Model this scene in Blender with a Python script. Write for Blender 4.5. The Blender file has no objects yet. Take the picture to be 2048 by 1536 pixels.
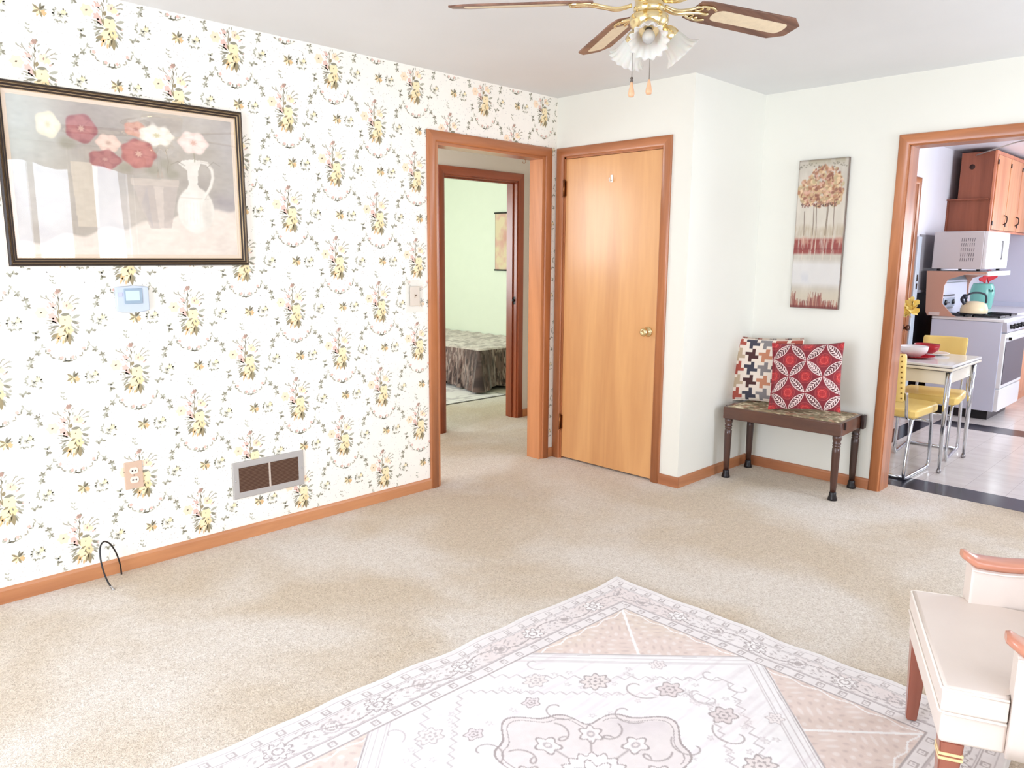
import bpy, bmesh, math, random
import numpy as np
from mathutils import Vector, Matrix
PI = math.pi
S = bpy.context.scene
COL = S.collection
random.seed(7)
# ------------------------------------------------------------------ camera
FPX, YAW, PIT, ROL = 1506.8, 0.7871, -0.17054, 0.00693
CAM = Vector((-3.9033, -3.5053, 1.4202))
fw = Vector((math.cos(YAW)*math.cos(PIT), math.sin(YAW)*math.cos(PIT), math.sin(PIT)))
rt = Vector((math.sin(YAW), -math.cos(YAW), 0)); up = rt.cross(fw)
r2 = rt*math.cos(ROL)+up*math.sin(ROL); u2 = -rt*math.sin(ROL)+up*math.cos(ROL)
cd = bpy.data.cameras.new('camera'); cam = bpy.data.objects.new('camera', cd); COL.objects.link(cam)
m = Matrix((r2, u2, -fw)).transposed().to_4x4(); m.translation = CAM
cam.matrix_world = m
cd.sensor_fit = 'HORIZONTAL'; cd.sensor_width = 36.0; cd.lens = FPX*36/2048; cd.clip_start = 0.02
S.camera = cam
# ------------------------------------------------------------------ view, world and daylight
S.view_settings.view_transform = 'Standard'; S.view_settings.look = 'None'
S.view_settings.gamma = 1.0; S.view_settings.use_curve_mapping = False
S.view_settings.exposure = -0.16
S.cycles.max_bounces = 10; S.cycles.diffuse_bounces = 6; S.cycles.glossy_bounces = 4
S.cycles.transmission_bounces = 6; S.cycles.sample_clamp_indirect = 6.0
w = bpy.data.worlds.new('world'); S.world = w; w.use_nodes = True
w.node_tree.nodes['Background'].inputs[0].default_value = (0.84, 0.93, 1.08, 1)
w.node_tree.nodes['Background'].inputs[1].default_value = 1.5
def area(name, loc, look, sx, sy, power, col=(1, 1, 1)):
    l = bpy.data.lights.new(name, 'AREA'); l.shape = 'RECTANGLE'; l.size = sx; l.size_y = sy
    l.energy = power; l.color = col
    o = bpy.data.objects.new(name, l); COL.objects.link(o); o.location = loc
    o.rotation_euler = Vector(look).to_track_quat('-Z', 'Y').to_euler()
    return o
# daylight just outside each real window opening
area('daylight_right_window', (-2.55, -4.50, 1.50), (0, 1, 0.12), 2.5, 1.6, 40, (0.93, 0.985, 1.13))
area('daylight_rear_window', (-5.52, -1.95, 1.15), (1, 0, 0.03), 1.9, 1.9, 112, (0.92, 0.985, 1.15))
area('daylight_side_window', (0.30, -4.50, 1.30), (0, 1, 0.0), 0.8, 1.6, 40, (0.90, 0.985, 1.18))
area('daylight_kitchen_window', (3.1, -4.50, 1.55), (0, 1, -0.1), 1.8, 1.2, 88, (0.88, 0.94, 1.0))
area('daylight_kitchen_east_window', (5.86, -2.75, 1.45), (-1, 0, -0.1), 1.1, 1.0, 40, (0.9, 0.95, 1.0))
area('daylight_bedroom_window', (-1.22, 3.2, 1.45), (1, 0.02, -0.1), 1.3, 1.1, 75, (0.93, 0.98, 1.0))
area('daylight_hall_window', (-3.02, 0.58, 1.6), (1, 0, -0.1), 0.7, 1.0, 30, (0.95, 0.98, 1.05))
area('daylight_hall_north_window', (-1.93, 1.36, 1.70), (0.16, -1, 0), 0.9, 0.9, 33, (0.97, 0.98, 1.0))

# ------------------------------------------------------------------ helpers
def lin(c):
    o = []
    for v in c[:3]:
        v = v/255.0
        o.append(v/12.92 if v <= 0.04045 else ((v+0.055)/1.055)**2.4)
    return (*o, 1.0)
MATS = {}
def mat(name, col, rough=0.5, metal=0.0, coat=0.0, trans=0.0, ior=1.45, bump=0, bscale=200, vary=0, vscale=8, sheen=0, alpha=1, sub=0, spec=0.5):
    if name in MATS: return MATS[name]
    M = bpy.data.materials.new(name); M.use_nodes = True; nt = M.node_tree
    b = nt.nodes['Principled BSDF']; MATS[name] = M
    c = lin(col); b.inputs['Base Color'].default_value = c
    b.inputs['Roughness'].default_value = rough; b.inputs['Metallic'].default_value = metal
    b.inputs['Coat Weight'].default_value = coat; b.inputs['Coat Roughness'].default_value = 0.15
    b.inputs['Transmission Weight'].default_value = trans; b.inputs['IOR'].default_value = ior
    b.inputs['Sheen Weight'].default_value = sheen; b.inputs['Specular IOR Level'].default_value = spec
    if sub: b.inputs['Subsurface Weight'].default_value = sub; b.inputs['Subsurface Scale'].default_value = 0.02
    if alpha < 1: b.inputs['Alpha'].default_value = alpha
    tc = nt.nodes.new('ShaderNodeTexCoord')
    n = nt.nodes.new('ShaderNodeTexNoise'); n.inputs['Scale'].default_value = vscale; n.inputs['Detail'].default_value = 4
    nt.links.new(tc.outputs['Object'], n.inputs['Vector'])
    mx = nt.nodes.new('ShaderNodeMix'); mx.data_type = 'RGBA'; mx.blend_type = 'MULTIPLY'
    mx.inputs[6].default_value = c
    v = 1-max(vary, 0.008)*2
    rp = nt.nodes.new('ShaderNodeValToRGB'); rp.color_ramp.elements[0].position = 0.3; rp.color_ramp.elements[1].position = 0.7
    rp.color_ramp.elements[0].color = (v, v, v, 1); rp.color_ramp.elements[1].color = (1, 1, 1, 1)
    nt.links.new(n.outputs['Fac'], rp.inputs[0]); nt.links.new(rp.outputs[0], mx.inputs[7]); mx.inputs[0].default_value = 1
    nt.links.new(mx.outputs[2], b.inputs['Base Color'])
    if bump:
        nb = nt.nodes.new('ShaderNodeTexNoise'); nb.inputs['Scale'].default_value = bscale; nb.inputs['Detail'].default_value = 3
        nt.links.new(tc.outputs['Object'], nb.inputs['Vector'])
        bp = nt.nodes.new('ShaderNodeBump'); bp.inputs['Strength'].default_value = bump; bp.inputs['Distance'].default_value = 0.002
        nt.links.new(nb.outputs['Fac'], bp.inputs['Height']); nt.links.new(bp.outputs[0], b.inputs['Normal'])
    return M
def wood(name, c1, c2, axis='z', scale=6, rough=0.35, coat=0.3, dark=None, knots=0.0):
    """grain runs along the given axis"""
    if name in MATS: return MATS[name]
    M = bpy.data.materials.new(name); M.use_nodes = True; nt = M.node_tree; MATS[name] = M
    b = nt.nodes['Principled BSDF']; tc = nt.nodes.new('ShaderNodeTexCoord'); mp = nt.nodes.new('ShaderNodeMapping')
    st = 0.09
    mp.inputs['Scale'].default_value = {'x': (st, 1, 1), 'y': (1, st, 1), 'z': (1, 1, st)}[axis]
    nt.links.new(tc.outputs['Object'], mp.inputs['Vector'])
    n = nt.nodes.new('ShaderNodeTexNoise'); n.inputs['Scale'].default_value = scale; n.inputs['Detail'].default_value = 3; n.inputs['Distortion'].default_value = 1.2
    nt.links.new(mp.outputs[0], n.inputs['Vector'])
    n2 = nt.nodes.new('ShaderNodeTexNoise'); n2.inputs['Scale'].default_value = scale*14; n2.inputs['Detail'].default_value = 5
    nt.links.new(mp.outputs[0], n2.inputs['Vector'])
    ml = nt.nodes.new('ShaderNodeMath'); ml.operation = 'MULTIPLY'; ml.inputs[1].default_value = 5.0
    fr = nt.nodes.new('ShaderNodeMath'); fr.operation = 'PINGPONG'; fr.inputs[1].default_value = 1.0
    nt.links.new(n.outputs['Fac'], ml.inputs[0]); nt.links.new(ml.outputs[0], fr.inputs[0])
    mx0 = nt.nodes.new('ShaderNodeMix'); mx0.inputs[0].default_value = 0.45
    nt.links.new(fr.outputs[0], mx0.inputs[2]); nt.links.new(n2.outputs['Fac'], mx0.inputs[3])
    rp = nt.nodes.new('ShaderNodeValToRGB'); e = rp.color_ramp.elements
    e[0].position = 0.15; e[0].color = lin(c1); e[1].position = 0.8; e[1].color = lin(c2)
    nt.links.new(mx0.outputs[0], rp.inputs[0])
    out = rp.outputs[0]
    if knots:
        vo = nt.nodes.new('ShaderNodeTexVoronoi'); vo.inputs['Scale'].default_value = 5.5
        mp2 = nt.nodes.new('ShaderNodeMapping'); mp2.inputs['Scale'].default_value = {'x': (.5, 1, 1), 'y': (1, .5, 1), 'z': (1, 1, .45)}[axis]
        nt.links.new(tc.outputs['Object'], mp2.inputs[0]); nt.links.new(mp2.outputs[0], vo.inputs['Vector'])
        lt = nt.nodes.new('ShaderNodeMath'); lt.operation = 'LESS_THAN'; lt.inputs[1].default_value = knots
        nt.links.new(vo.outputs['Distance'], lt.inputs[0])
        mk = nt.nodes.new('ShaderNodeMix'); mk.data_type = 'RGBA'; mk.inputs[7].default_value = lin(dark or (90, 45, 20))
        nt.links.new(lt.outputs[0], mk.inputs[0]); nt.links.new(out, mk.inputs[6]); out = mk.outputs[2]
    nt.links.new(out, b.inputs['Base Color'])
    b.inputs['Roughness'].default_value = rough; b.inputs['Coat Weight'].default_value = coat; b.inputs['Coat Roughness'].default_value = 0.22
    bp = nt.nodes.new('ShaderNodeBump'); bp.inputs['Strength'].default_value = 0.08; bp.inputs['Distance'].default_value = 0.001
    nt.links.new(n2.outputs['Fac'], bp.inputs['Height']); nt.links.new(bp.outputs[0], b.inputs['Normal'])
    return M
def colmat(name, rough=0.6, bump=0, bscale=300, coat=0, sheen=0):
    """printed or woven pattern kept in the mesh's own colour attribute"""
    if name in MATS: return MATS[name]
    M = bpy.data.materials.new(name); M.use_nodes = True; nt = M.node_tree; MATS[name] = M
    b = nt.nodes['Principled BSDF']; a = nt.nodes.new('ShaderNodeVertexColor'); a.layer_name = 'Col'
    nt.links.new(a.outputs[0], b.inputs['Base Color']); b.inputs['Roughness'].default_value = rough
    b.inputs['Coat Weight'].default_value = coat; b.inputs['Sheen Weight'].default_value = sheen
    if bump:
        tc = nt.nodes.new('ShaderNodeTexCoord'); nb = nt.nodes.new('ShaderNodeTexNoise'); nb.inputs['Scale'].default_value = bscale
        nt.links.new(tc.outputs['Object'], nb.inputs['Vector'])
        bp = nt.nodes.new('ShaderNodeBump'); bp.inputs['Strength'].default_value = bump; bp.inputs['Distance'].default_value = 0.002
        nt.links.new(nb.outputs['Fac'], bp.inputs['Height']); nt.links.new(bp.outputs[0], b.inputs['Normal'])
    return M

def BM(): return bmesh.new()
def box(bm, lo, hi, bev=0, seg=2, mi=0):
    lo = Vector(lo); hi = Vector(hi)
    vs = [bm.verts.new((x, y, z)) for x in (lo.x, hi.x) for y in (lo.y, hi.y) for z in (lo.z, hi.z)]
    fs = []
    for q in ((0, 1, 3, 2), (4, 6, 7, 5), (0, 4, 5, 1), (2, 3, 7, 6), (0, 2, 6, 4), (1, 5, 7, 3)):
        f = bm.faces.new([vs[i] for i in q]); f.material_index = mi; fs.append(f)
    if bev:
        es = list({e for f in fs for e in f.edges})
        r = bmesh.ops.bevel(bm, geom=es, offset=bev, segments=seg, affect='EDGES', profile=0.5)
        for f in r['faces']: f.material_index = mi; f.smooth = True
    return fs
def tube(bm, pts, r, seg=10, mi=0, caps=True, rs=None):
    pts = [Vector(p) for p in pts]; n = len(pts); rings = []
    t0 = (pts[1]-pts[0]).normalized()
    a = t0.orthogonal().normalized()
    for i, p in enumerate(pts):
        t = ((pts[min(i+1, n-1)]-p).normalized() + (p-pts[max(i-1, 0)]).normalized())
        t = t.normalized() if t.length > 1e-9 else t0
        a = (a - t*a.dot(t)).normalized(); b = t.cross(a)
        rr = rs[i] if rs else r
        rings.append([bm.verts.new(p + (a*math.cos(2*PI*k/seg)+b*math.sin(2*PI*k/seg))*rr) for k in range(seg)])
    for i in range(n-1):
        for k in range(seg):
            f = bm.faces.new((rings[i][k], rings[i][(k+1) % seg], rings[i+1][(k+1) % seg], rings[i+1][k])); f.smooth = True; f.material_index = mi
    if caps:
        f = bm.faces.new(rings[0][::-1]); f.material_index = mi
        f = bm.faces.new(rings[-1]); f.material_index = mi
def lathe(bm, prof, org=(0, 0, 0), axis=(0, 0, 1), seg=28, mi=0, ruffle=None, caps=True):
    """prof = [(r, h), ...] along axis from org; ruffle(i, ang) -> radial factor"""
    ax = Vector(axis).normalized(); q = Vector((0, 0, 1)).rotation_difference(ax); org = Vector(org)
    rings = []
    for i, (r, h) in enumerate(prof):
        ring = []
        for k in range(seg):
            a = 2*PI*k/seg; f = ruffle(i, a) if ruffle else 1
            ring.append(bm.verts.new(org + q @ Vector((r*f*math.cos(a), r*f*math.sin(a), h))))
        rings.append(ring)
    for i in range(len(rings)-1):
        for k in range(seg):
            f = bm.faces.new((rings[i][k], rings[i][(k+1) % seg], rings[i+1][(k+1) % seg], rings[i+1][k])); f.smooth = True; f.material_index = mi
    if caps:
        if prof[0][0] > 1e-5: f = bm.faces.new(rings[0][::-1]); f.material_index = mi
        if prof[-1][0] > 1e-5: f = bm.faces.new(rings[-1]); f.material_index = mi
def prism(bm, pts, f3, d0, d1, mi=0, bev=0):
    """pts 2d polygon; f3(a, b, d) -> 3d"""
    A = [bm.verts.new(f3(a, b, d0)) for a, b in pts]; B = [bm.verts.new(f3(a, b, d1)) for a, b in pts]
    n = len(pts); fs = [bm.faces.new(A[::-1]), bm.faces.new(B)]
    for i in range(n): fs.append(bm.faces.new((A[i], A[(i+1) % n], B[(i+1) % n], B[i])))
    for f in fs: f.material_index = mi
    if bev:
        es = list({e for f in fs[:2] for e in f.edges})
        r = bmesh.ops.bevel(bm, geom=es, offset=bev, segments=2, affect='EDGES', profile=0.5)
        for f in r['faces']: f.material_index = mi; f.smooth = True
    return fs
def obj(name, bm, mats, parent=None, label=None, smooth=False, loc=None):
    bmesh.ops.remove_doubles(bm, verts=bm.verts, dist=1e-6)
    bmesh.ops.recalc_face_normals(bm, faces=bm.faces)
    me = bpy.data.meshes.new(name)
    if smooth:
        for f in bm.faces: f.smooth = True
    bm.to_mesh(me); bm.free()
    for M in (mats if isinstance(mats, (list, tuple)) else [mats]): me.materials.append(M)
    o = bpy.data.objects.new(name, me); COL.objects.link(o)
    if parent: o.parent = parent
    if label: o['label'] = label
    if loc: o.location = loc
    return o
def thing(name, label, cat, loc=(0, 0, 0), rz=0, group=None, rot=None):
    o = bpy.data.objects.new(name, None); COL.objects.link(o); o.location = loc
    o.rotation_euler = rot if rot else (0, 0, rz); o.empty_display_size = 0.1
    o['label'] = label; o['category'] = cat
    if group: o['group'] = group
    return o
def tag(o, label, cat, group=None):
    o['label'] = label; o['category'] = cat
    if group: o['group'] = group
    return o
def struct(name, bm, mats, parent=None, label=None, smooth=False):
    o = obj(name, bm, mats, parent, label, smooth)
    if not parent: o['kind'] = 'structure'
    return o
# ------------------------------------------------------------------ painter: a printed pattern evaluated on a grid of points
class Paint:
    def __init__(s, w, h, res, base):
        s.w, s.h = w, h; s.nx = int(w/res)+1; s.ny = int(h/res)+1
        s.X, s.Y = np.meshgrid(np.linspace(0, w, s.nx), np.linspace(0, h, s.ny))
        s.C = np.empty((s.ny, s.nx, 3)); s.C[:] = base
        s.rng = np.random.RandomState(5); s.px = res
    def put(s, m, col, sl=None):
        m = np.clip(m, 0, 1)[..., None]
        if sl is None: s.C = s.C*(1-m)+np.array(col, float)*m
        else: s.C[sl] = s.C[sl]*(1-m)+np.array(col, float)*m
    def sl(s, x0, x1, y0, y1):
        a = max(0, int(x0/s.w*(s.nx-1))-1); b = min(s.nx, int(x1/s.w*(s.nx-1))+3)
        c = max(0, int(y0/s.h*(s.ny-1))-1); d = min(s.ny, int(y1/s.h*(s.ny-1))+3)
        return (slice(c, max(c, d)), slice(a, max(a, b)))
    def ell(s, cx, cy, rx, ry, col, al=1, rot=0, soft=0.15, petals=0, amp=0.12, ph=0):
        R = max(rx, ry)*(1.1+amp)+s.px; q = s.sl(cx-R, cx+R, cy-R, cy+R)
        X = s.X[q]-cx; Y = s.Y[q]-cy; c, n = math.cos(rot), math.sin(rot)
        U = (X*c+Y*n)/rx; V = (-X*n+Y*c)/ry; d = np.hypot(U, V)
        if petals: d = d/(1+amp*np.cos(petals*np.arctan2(V, U)+ph))
        s.put(np.clip((1-d)/soft+0.5, 0, 1)*al, col, q)
    def poly(s, pts, col, al=1):
        xs = [p[0] for p in pts]; ys = [p[1] for p in pts]
        q = s.sl(min(xs), max(xs), min(ys), max(ys)); X = s.X[q]; Y = s.Y[q]
        ins = np.zeros(X.shape, bool); n = len(pts)
        for i in range(n):
            x1, y1 = pts[i]; x2, y2 = pts[(i+1) % n]
            if y1 == y2: continue
            ins ^= ((Y > min(y1, y2)) & (Y <= max(y1, y2)) & (X < (x2-x1)*(Y-y1)/(y2-y1)+x1))
        s.put(ins*float(al), col, q)
    def line(s, pts, wd, col, al=1):
        for (x1, y1), (x2, y2) in zip(pts[:-1], pts[1:]):
            q = s.sl(min(x1, x2)-wd, max(x1, x2)+wd, min(y1, y2)-wd, max(y1, y2)+wd)
            X = s.X[q]; Y = s.Y[q]; dx, dy = x2-x1, y2-y1; L = dx*dx+dy*dy+1e-12
            t = np.clip(((X-x1)*dx+(Y-y1)*dy)/L, 0, 1); d = np.hypot(X-x1-t*dx, Y-y1-t*dy)
            s.put(np.clip((wd/2-d)/s.px+0.5, 0, 1)*al, col, q)
    def noise(s, cell, sx=1, sy=1, seed=None):
        g = np.random.RandomState(seed) if seed is not None else s.rng
        nx = max(2, int(s.w/(cell*sx))+2); ny = max(2, int(s.h/(cell*sy))+2); G = g.rand(ny, nx)
        fx = s.X/s.w*(nx-1.001); fy = s.Y/s.h*(ny-1.001); ix = fx.astype(int); iy = fy.astype(int); tx = fx-ix; ty = fy-iy
        tx = tx*tx*(3-2*tx); ty = ty*ty*(3-2*ty)
        return (G[iy, ix]*(1-tx)+G[iy, ix+1]*tx)*(1-ty)+(G[iy+1, ix]*(1-tx)+G[iy+1, ix+1]*tx)*ty
    def fbm(s, cell, oct=4, sx=1, sy=1, seed=None):
        t = 0; a = 0
        for k in range(oct):
            t = t+s.noise(cell/2**k, sx, sy, None if seed is None else seed+k)/2**k; a += 1/2**k
        return t/a
    def linear(s):
        v = np.clip(s.C, 0, 255)/255.0
        return np.where(v <= 0.04045, v/12.92, ((v+0.055)/1.055)**2.4)
def grid_mesh(name, P, f3, mats, parent=None, flip=False, thick=None, smooth=True):
    """P: Paint; f3(X, Y) -> arrays x, y, z of the sheet"""
    x, y, z = f3(P.X, P.Y); nx, ny = P.nx, P.ny
    co = np.stack([np.broadcast_to(x, P.X.shape), np.broadcast_to(y, P.X.shape), np.broadcast_to(z, P.X.shape)], -1).reshape(-1, 3)
    i = np.arange((ny-1)*(nx-1)); r = i//(nx-1); c = i % (nx-1); a = r*nx+c
    F = np.stack([a, a+1, a+nx+1, a+nx], -1)
    if flip: F = F[:, ::-1]
    me = bpy.data.meshes.new(name); me.vertices.add(len(co)); me.vertices.foreach_set('co', co.astype(np.float32).ravel())
    me.loops.add(F.size); me.polygons.add(len(F)); me.loops.foreach_set('vertex_index', F.astype(np.int32).ravel())
    me.polygons.foreach_set('loop_start', (np.arange(len(F))*4).astype(np.int32))
    me.update(calc_edges=True)
    if smooth: me.polygons.foreach_set('use_smooth', np.ones(len(F), bool))
    at = me.color_attributes.new('Col', 'FLOAT_COLOR', 'POINT')
    cc = np.ones((len(co), 4), np.float32); cc[:, :3] = P.linear().reshape(-1, 3); at.data.foreach_set('color', cc.ravel())
    for M in (mats if isinstance(mats, (list, tuple)) else [mats]): me.materials.append(M)
    me.validate()
    o = bpy.data.objects.new(name, me); COL.objects.link(o)
    if parent: o.parent = parent
    return o
# ------------------------------------------------------------------ dimensions of the place
H = 2.44; BA = 1.045; BB = 0.838; KT = 0.13       # ceiling, bump-out width, bump-out depth, kitchen wall thickness
XL, YR = -5.30, -4.30                             # rear wall, right wall of the living room
KX, KY = 5.65, -1.20                              # kitchen east wall, kitchen north wall
# ------------------------------------------------------------------ materials of the setting
M_white = mat('wall_paint_white', (236, 235, 224), 0.55, vary=0.012, vscale=2, bump=0.05, bscale=90)
M_ceil = mat('ceiling_paint', (226, 227, 226), 0.7, vary=0.03, vscale=1.3, bump=0.08, bscale=60)
M_green = mat('bedroom_paint_green', (228, 234, 214), 0.6, vary=0.01)
M_hall = mat('hall_paint', (224, 216, 204), 0.6, vary=0.01)
M_kit = mat('kitchen_paint', (232, 231, 238), 0.45, vary=0.01)
M_kitshade = mat('kitchen_wall_painted_shadow', (150, 146, 150), 0.4)  # grey of the microwave's shadow on the wall, held in the colour
M_black = mat('black_enamel', (20, 18, 22), 0.25)
M_trim = wood('casing_wood', (158, 96, 58), (194, 124, 78), 'z', 5, 0.32, 0.35)
M_trimx = wood('casing_wood_x', (158, 96, 58), (194, 124, 78), 'x', 5, 0.32, 0.35)
M_trimy = wood('casing_wood_y', (158, 96, 58), (194, 124, 78), 'y', 5, 0.32, 0.35)
M_basex = wood('baseboard_wood_x', (172, 110, 70), (204, 142, 96), 'x', 5, 0.4, 0.15)
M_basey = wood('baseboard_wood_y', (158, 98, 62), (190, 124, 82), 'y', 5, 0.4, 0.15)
M_door = wood('birch_door', (204, 146, 92), (222, 166, 108), 'z', 3.2, 0.36, 0.6, dark=(120, 62, 30), knots=0.016)
M_brass = mat('brass', (232, 212, 164), 0.18, metal=1.0)
M_brassd = mat('aged_brass', (150, 98, 60), 0.35, metal=1.0)
M_chrome = mat('chrome', (215, 218, 222), 0.12, metal=1.0)
# carpet
def carpet_mat():
    M = bpy.data.materials.new('carpet'); M.use_nodes = True; nt = M.node_tree; b = nt.nodes['Principled BSDF']
    tc = nt.nodes.new('ShaderNodeTexCoord')
    def nz(sc, det, dist=0):
        n = nt.nodes.new('ShaderNodeTexNoise'); n.inputs['Scale'].default_value = sc; n.inputs['Detail'].default_value = det
        n.inputs['Distortion'].default_value = dist; nt.links.new(tc.outputs['Object'], n.inputs['Vector']); return n
    fine = nz(150, 3, 1.0); mid = nz(38, 3, 0.5); big = nz(1.15, 3, 0.4)
    r1 = nt.nodes.new('ShaderNodeValToRGB'); e = r1.color_ramp.elements
    e[0].position = 0.30; e[0].color = lin((196, 184, 170)); e[1].position = 0.50; e[1].color = lin((228, 218, 205))
    x = r1.color_ramp.elements.new(0.68); x.color = lin((242, 235, 226))
    nt.links.new(fine.outputs['Fac'], r1.inputs[0])
    def mul(src, noise, lo, hi, p0, p1):
        r = nt.nodes.new('ShaderNodeValToRGB'); r.color_ramp.elements[0].position = p0; r.color_ramp.elements[1].position = p1
        r.color_ramp.elements[0].color = lin(lo); r.color_ramp.elements[1].color = lin(hi)
        nt.links.new(noise.outputs['Fac'], r.inputs[0]); mx = nt.nodes.new('ShaderNodeMix'); mx.data_type = 'RGBA'; mx.blend_type = 'MULTIPLY'
        mx.inputs[0].default_value = 1; nt.links.new(src, mx.inputs[6]); nt.links.new(r.outputs[0], mx.inputs[7]); return mx.outputs[2]
    o = mul(r1.outputs[0], mid, (244, 242, 240), (255, 255, 255), .35, .6)
    o = mul(o, big, (238, 229, 214), (255, 255, 255), .40, .58)
    nt.links.new(o, b.inputs['Base Color']); b.inputs['Roughness'].default_value = 0.95; b.inputs['Specular IOR Level'].default_value = 0.15
    b.inputs['Sheen Weight'].default_value = 0.15
    bp = nt.nodes.new('ShaderNodeBump'); bp.inputs['Strength'].default_value = 0.9; bp.inputs['Distance'].default_value = 0.006
    nt.links.new(fine.outputs['Fac'], bp.inputs['Height']); nt.links.new(bp.outputs[0], b.inputs['Normal'])
    return M
M_carpet = carpet_mat()
def vinyl_mat():
    """9 inch vinyl tiles with thin joints and faint marbling"""
    M = bpy.data.materials.new('kitchen_vinyl_tiles'); M.use_nodes = True; nt = M.node_tree; b = nt.nodes['Principled BSDF']
    tc = nt.nodes.new('ShaderNodeTexCoord'); br = nt.nodes.new('ShaderNodeTexBrick')
    br.offset = 0; br.inputs['Scale'].default_value = 1; br.inputs['Brick Width'].default_value = 0.2286; br.inputs['Row Height'].default_value = 0.2286
    br.inputs['Mortar Size'].default_value = 0.0012; br.inputs['Color1'].default_value = lin((222, 216, 212)); br.inputs['Color2'].default_value = lin((228, 222, 218))
    br.inputs['Mortar'].default_value = lin((186, 178, 174))
    nt.links.new(tc.outputs['Object'], br.inputs['Vector'])
    n = nt.nodes.new('ShaderNodeTexNoise'); n.inputs['Scale'].default_value = 14; n.inputs['Detail'].default_value = 5
    mp = nt.nodes.new('ShaderNodeMapping'); mp.inputs['Scale'].default_value = (1, 0.35, 1); nt.links.new(tc.outputs['Object'], mp.inputs[0]); nt.links.new(mp.outputs[0], n.inputs['Vector'])
    rp = nt.nodes.new('ShaderNodeValToRGB'); rp.color_ramp.elements[0].position = .35; rp.color_ramp.elements[1].position = .6
    rp.color_ramp.elements[0].color = (.92, .90, .90, 1); rp.color_ramp.elements[1].color = (1, 1, 1, 1); nt.links.new(n.outputs['Fac'], rp.inputs[0])
    mx = nt.nodes.new('ShaderNodeMix'); mx.data_type = 'RGBA'; mx.blend_type = 'MULTIPLY'; mx.inputs[0].default_value = 1
    nt.links.new(br.outputs['Color'], mx.inputs[6]); nt.links.new(rp.outputs[0], mx.inputs[7]); nt.links.new(mx.outputs[2], b.inputs['Base Color'])
    b.inputs['Roughness'].default_value = 0.16
    return M
M_vinyl = vinyl_mat()
M_vinylb = mat('black_vinyl_border', (52, 50, 60), 0.18, vary=0.12, vscale=20)
# ------------------------------------------------------------------ setting: floors and ceiling
bm = BM(); box(bm, (XL-.25, YR-.2, -.06), (1.035, 4.75, 0)); bm.faces.ensure_lookup_table(); box(bm, (1.035, KY+.1, -.06), (2.55, 4.75, 0)); struct('floor', bm, M_carpet)
bm = BM(); box(bm, (1.035, YR-.2, -.06), (KX+.2, KY+.1, 0)); struct('floor_kitchen', bm, M_vinyl)
bm = BM()
box(bm, (1.036, YR, 0.0), (1.285, KY, 0.0012)); box(bm, (1.285, KY-.36, 0.0), (3.2, KY-.2, 0.0012)); box(bm, (3.17, YR, 0.0), (3.42, KY-.36, 0.0012))
struct('floor_border', bm, M_vinylb)
bm = BM(); box(bm, (XL-.2, YR-.2, H), (BB+KT, 4.75, H+.08)); box(bm, (BB+KT, KY, H), (2.65, 4.75, H+.08)); struct('ceiling', bm, M_ceil)
bm = BM(); box(bm, (BB+KT, YR-.2, 2.42), (KX+.2, KY, H+.08)); struct('ceiling_kitchen', bm, M_kit)
# ------------------------------------------------------------------ wallpaper wall, with its printed bouquets as part of its own mesh
OX0, OX1, OZ = -1.050, -0.120, 2.045      # hall opening
def wall_with_hole(bm, f3, a0, a1, z1, ha0, ha1, hz, d0, d1, mi=0):
    for (p, q) in (((a0, 0), (ha0, z1)), ((ha1, 0), (a1, z1)), ((ha0, hz), (ha1, z1))):
        if q[0]-p[0] > 1e-4: prism(bm, [(p[0], p[1]), (q[0], p[1]), (q[0], q[1]), (p[0], q[1])], f3, d0, d1, mi)
fy = lambda a, b, d: (a, d, b)      # walls along x
fx = lambda a, b, d: (d, a, b)      # walls along y
bm = BM(); wall_with_hole(bm, fy, XL-.2, 0.10, H, OX0, OX1, OZ, 0.0, 0.10)
WC = {'leaf': (146, 142, 122), 'leafl': (182, 180, 162), 'olive': (156, 142, 108), 'yel': (250, 232, 188), 'yel2': (244, 220, 168), 'peach': (252, 226, 196), 'pink': (230, 194, 180),
      'bud': (180, 148, 132), 'pale': (232, 229, 208), 'stem': (178, 170, 152), 'dot': (218, 215, 208), 'dk': (112, 104, 82), 'tan': (226, 190, 138)}
wk = list(WC); wm = [mat('wallpaper_ground', (250, 246, 235), 0.6, vary=0.012, vscale=30)] + [mat('wallpaper_'+k, WC[k], 0.6) for k in wk]
LAY = {'dot': 1, 'pale': 2, 'stem': 2, 'peach': 3, 'pink': 4, 'leafl': 4, 'tan': 5, 'yel2': 6, 'yel': 7, 'leaf': 8, 'olive': 9, 'bud': 10, 'dk': 11}
def wpoly(pts, key, cx, cz):
    P = [(cx+x, cz+z) for x, z in pts]
    for x, z in P:
        if not (XL+.02 < x < -0.002 and 0.05 < z < H-.004): return
        if OX0-.02 < x < OX1+.02 and z < OZ+.03: return
    y = -0.0001*LAY[key]
    f = bm.faces.new([bm.verts.new((x, y, z)) for x, z in P]); f.material_index = wk.index(key)+1
def leaf(L, x, z, ang, ln, wd, key):
    c, s = math.cos(ang), math.sin(ang); p = []
    for t, q in ((0, 0), (.3, .42), (.6, .5), (.85, .25), (1, 0), (.85, -.25), (.6, -.5), (.3, -.42)):
        a, b = t*ln, q*wd; p.append((x+a*c-b*s, z+a*s+b*c))
    L.append((p, key))
def blob(L, x, z, r, n, key, amp=.16, ph=0, sx=1, sz=1):
    L.append(([(x+sx*r*(1+amp*math.cos(n*a+ph))*math.cos(a), z+sz*r*(1+amp*math.cos(n*a+ph))*math.sin(a)) for a in [2*PI*k/(4*n) for k in range(4*n)]], key))
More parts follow.
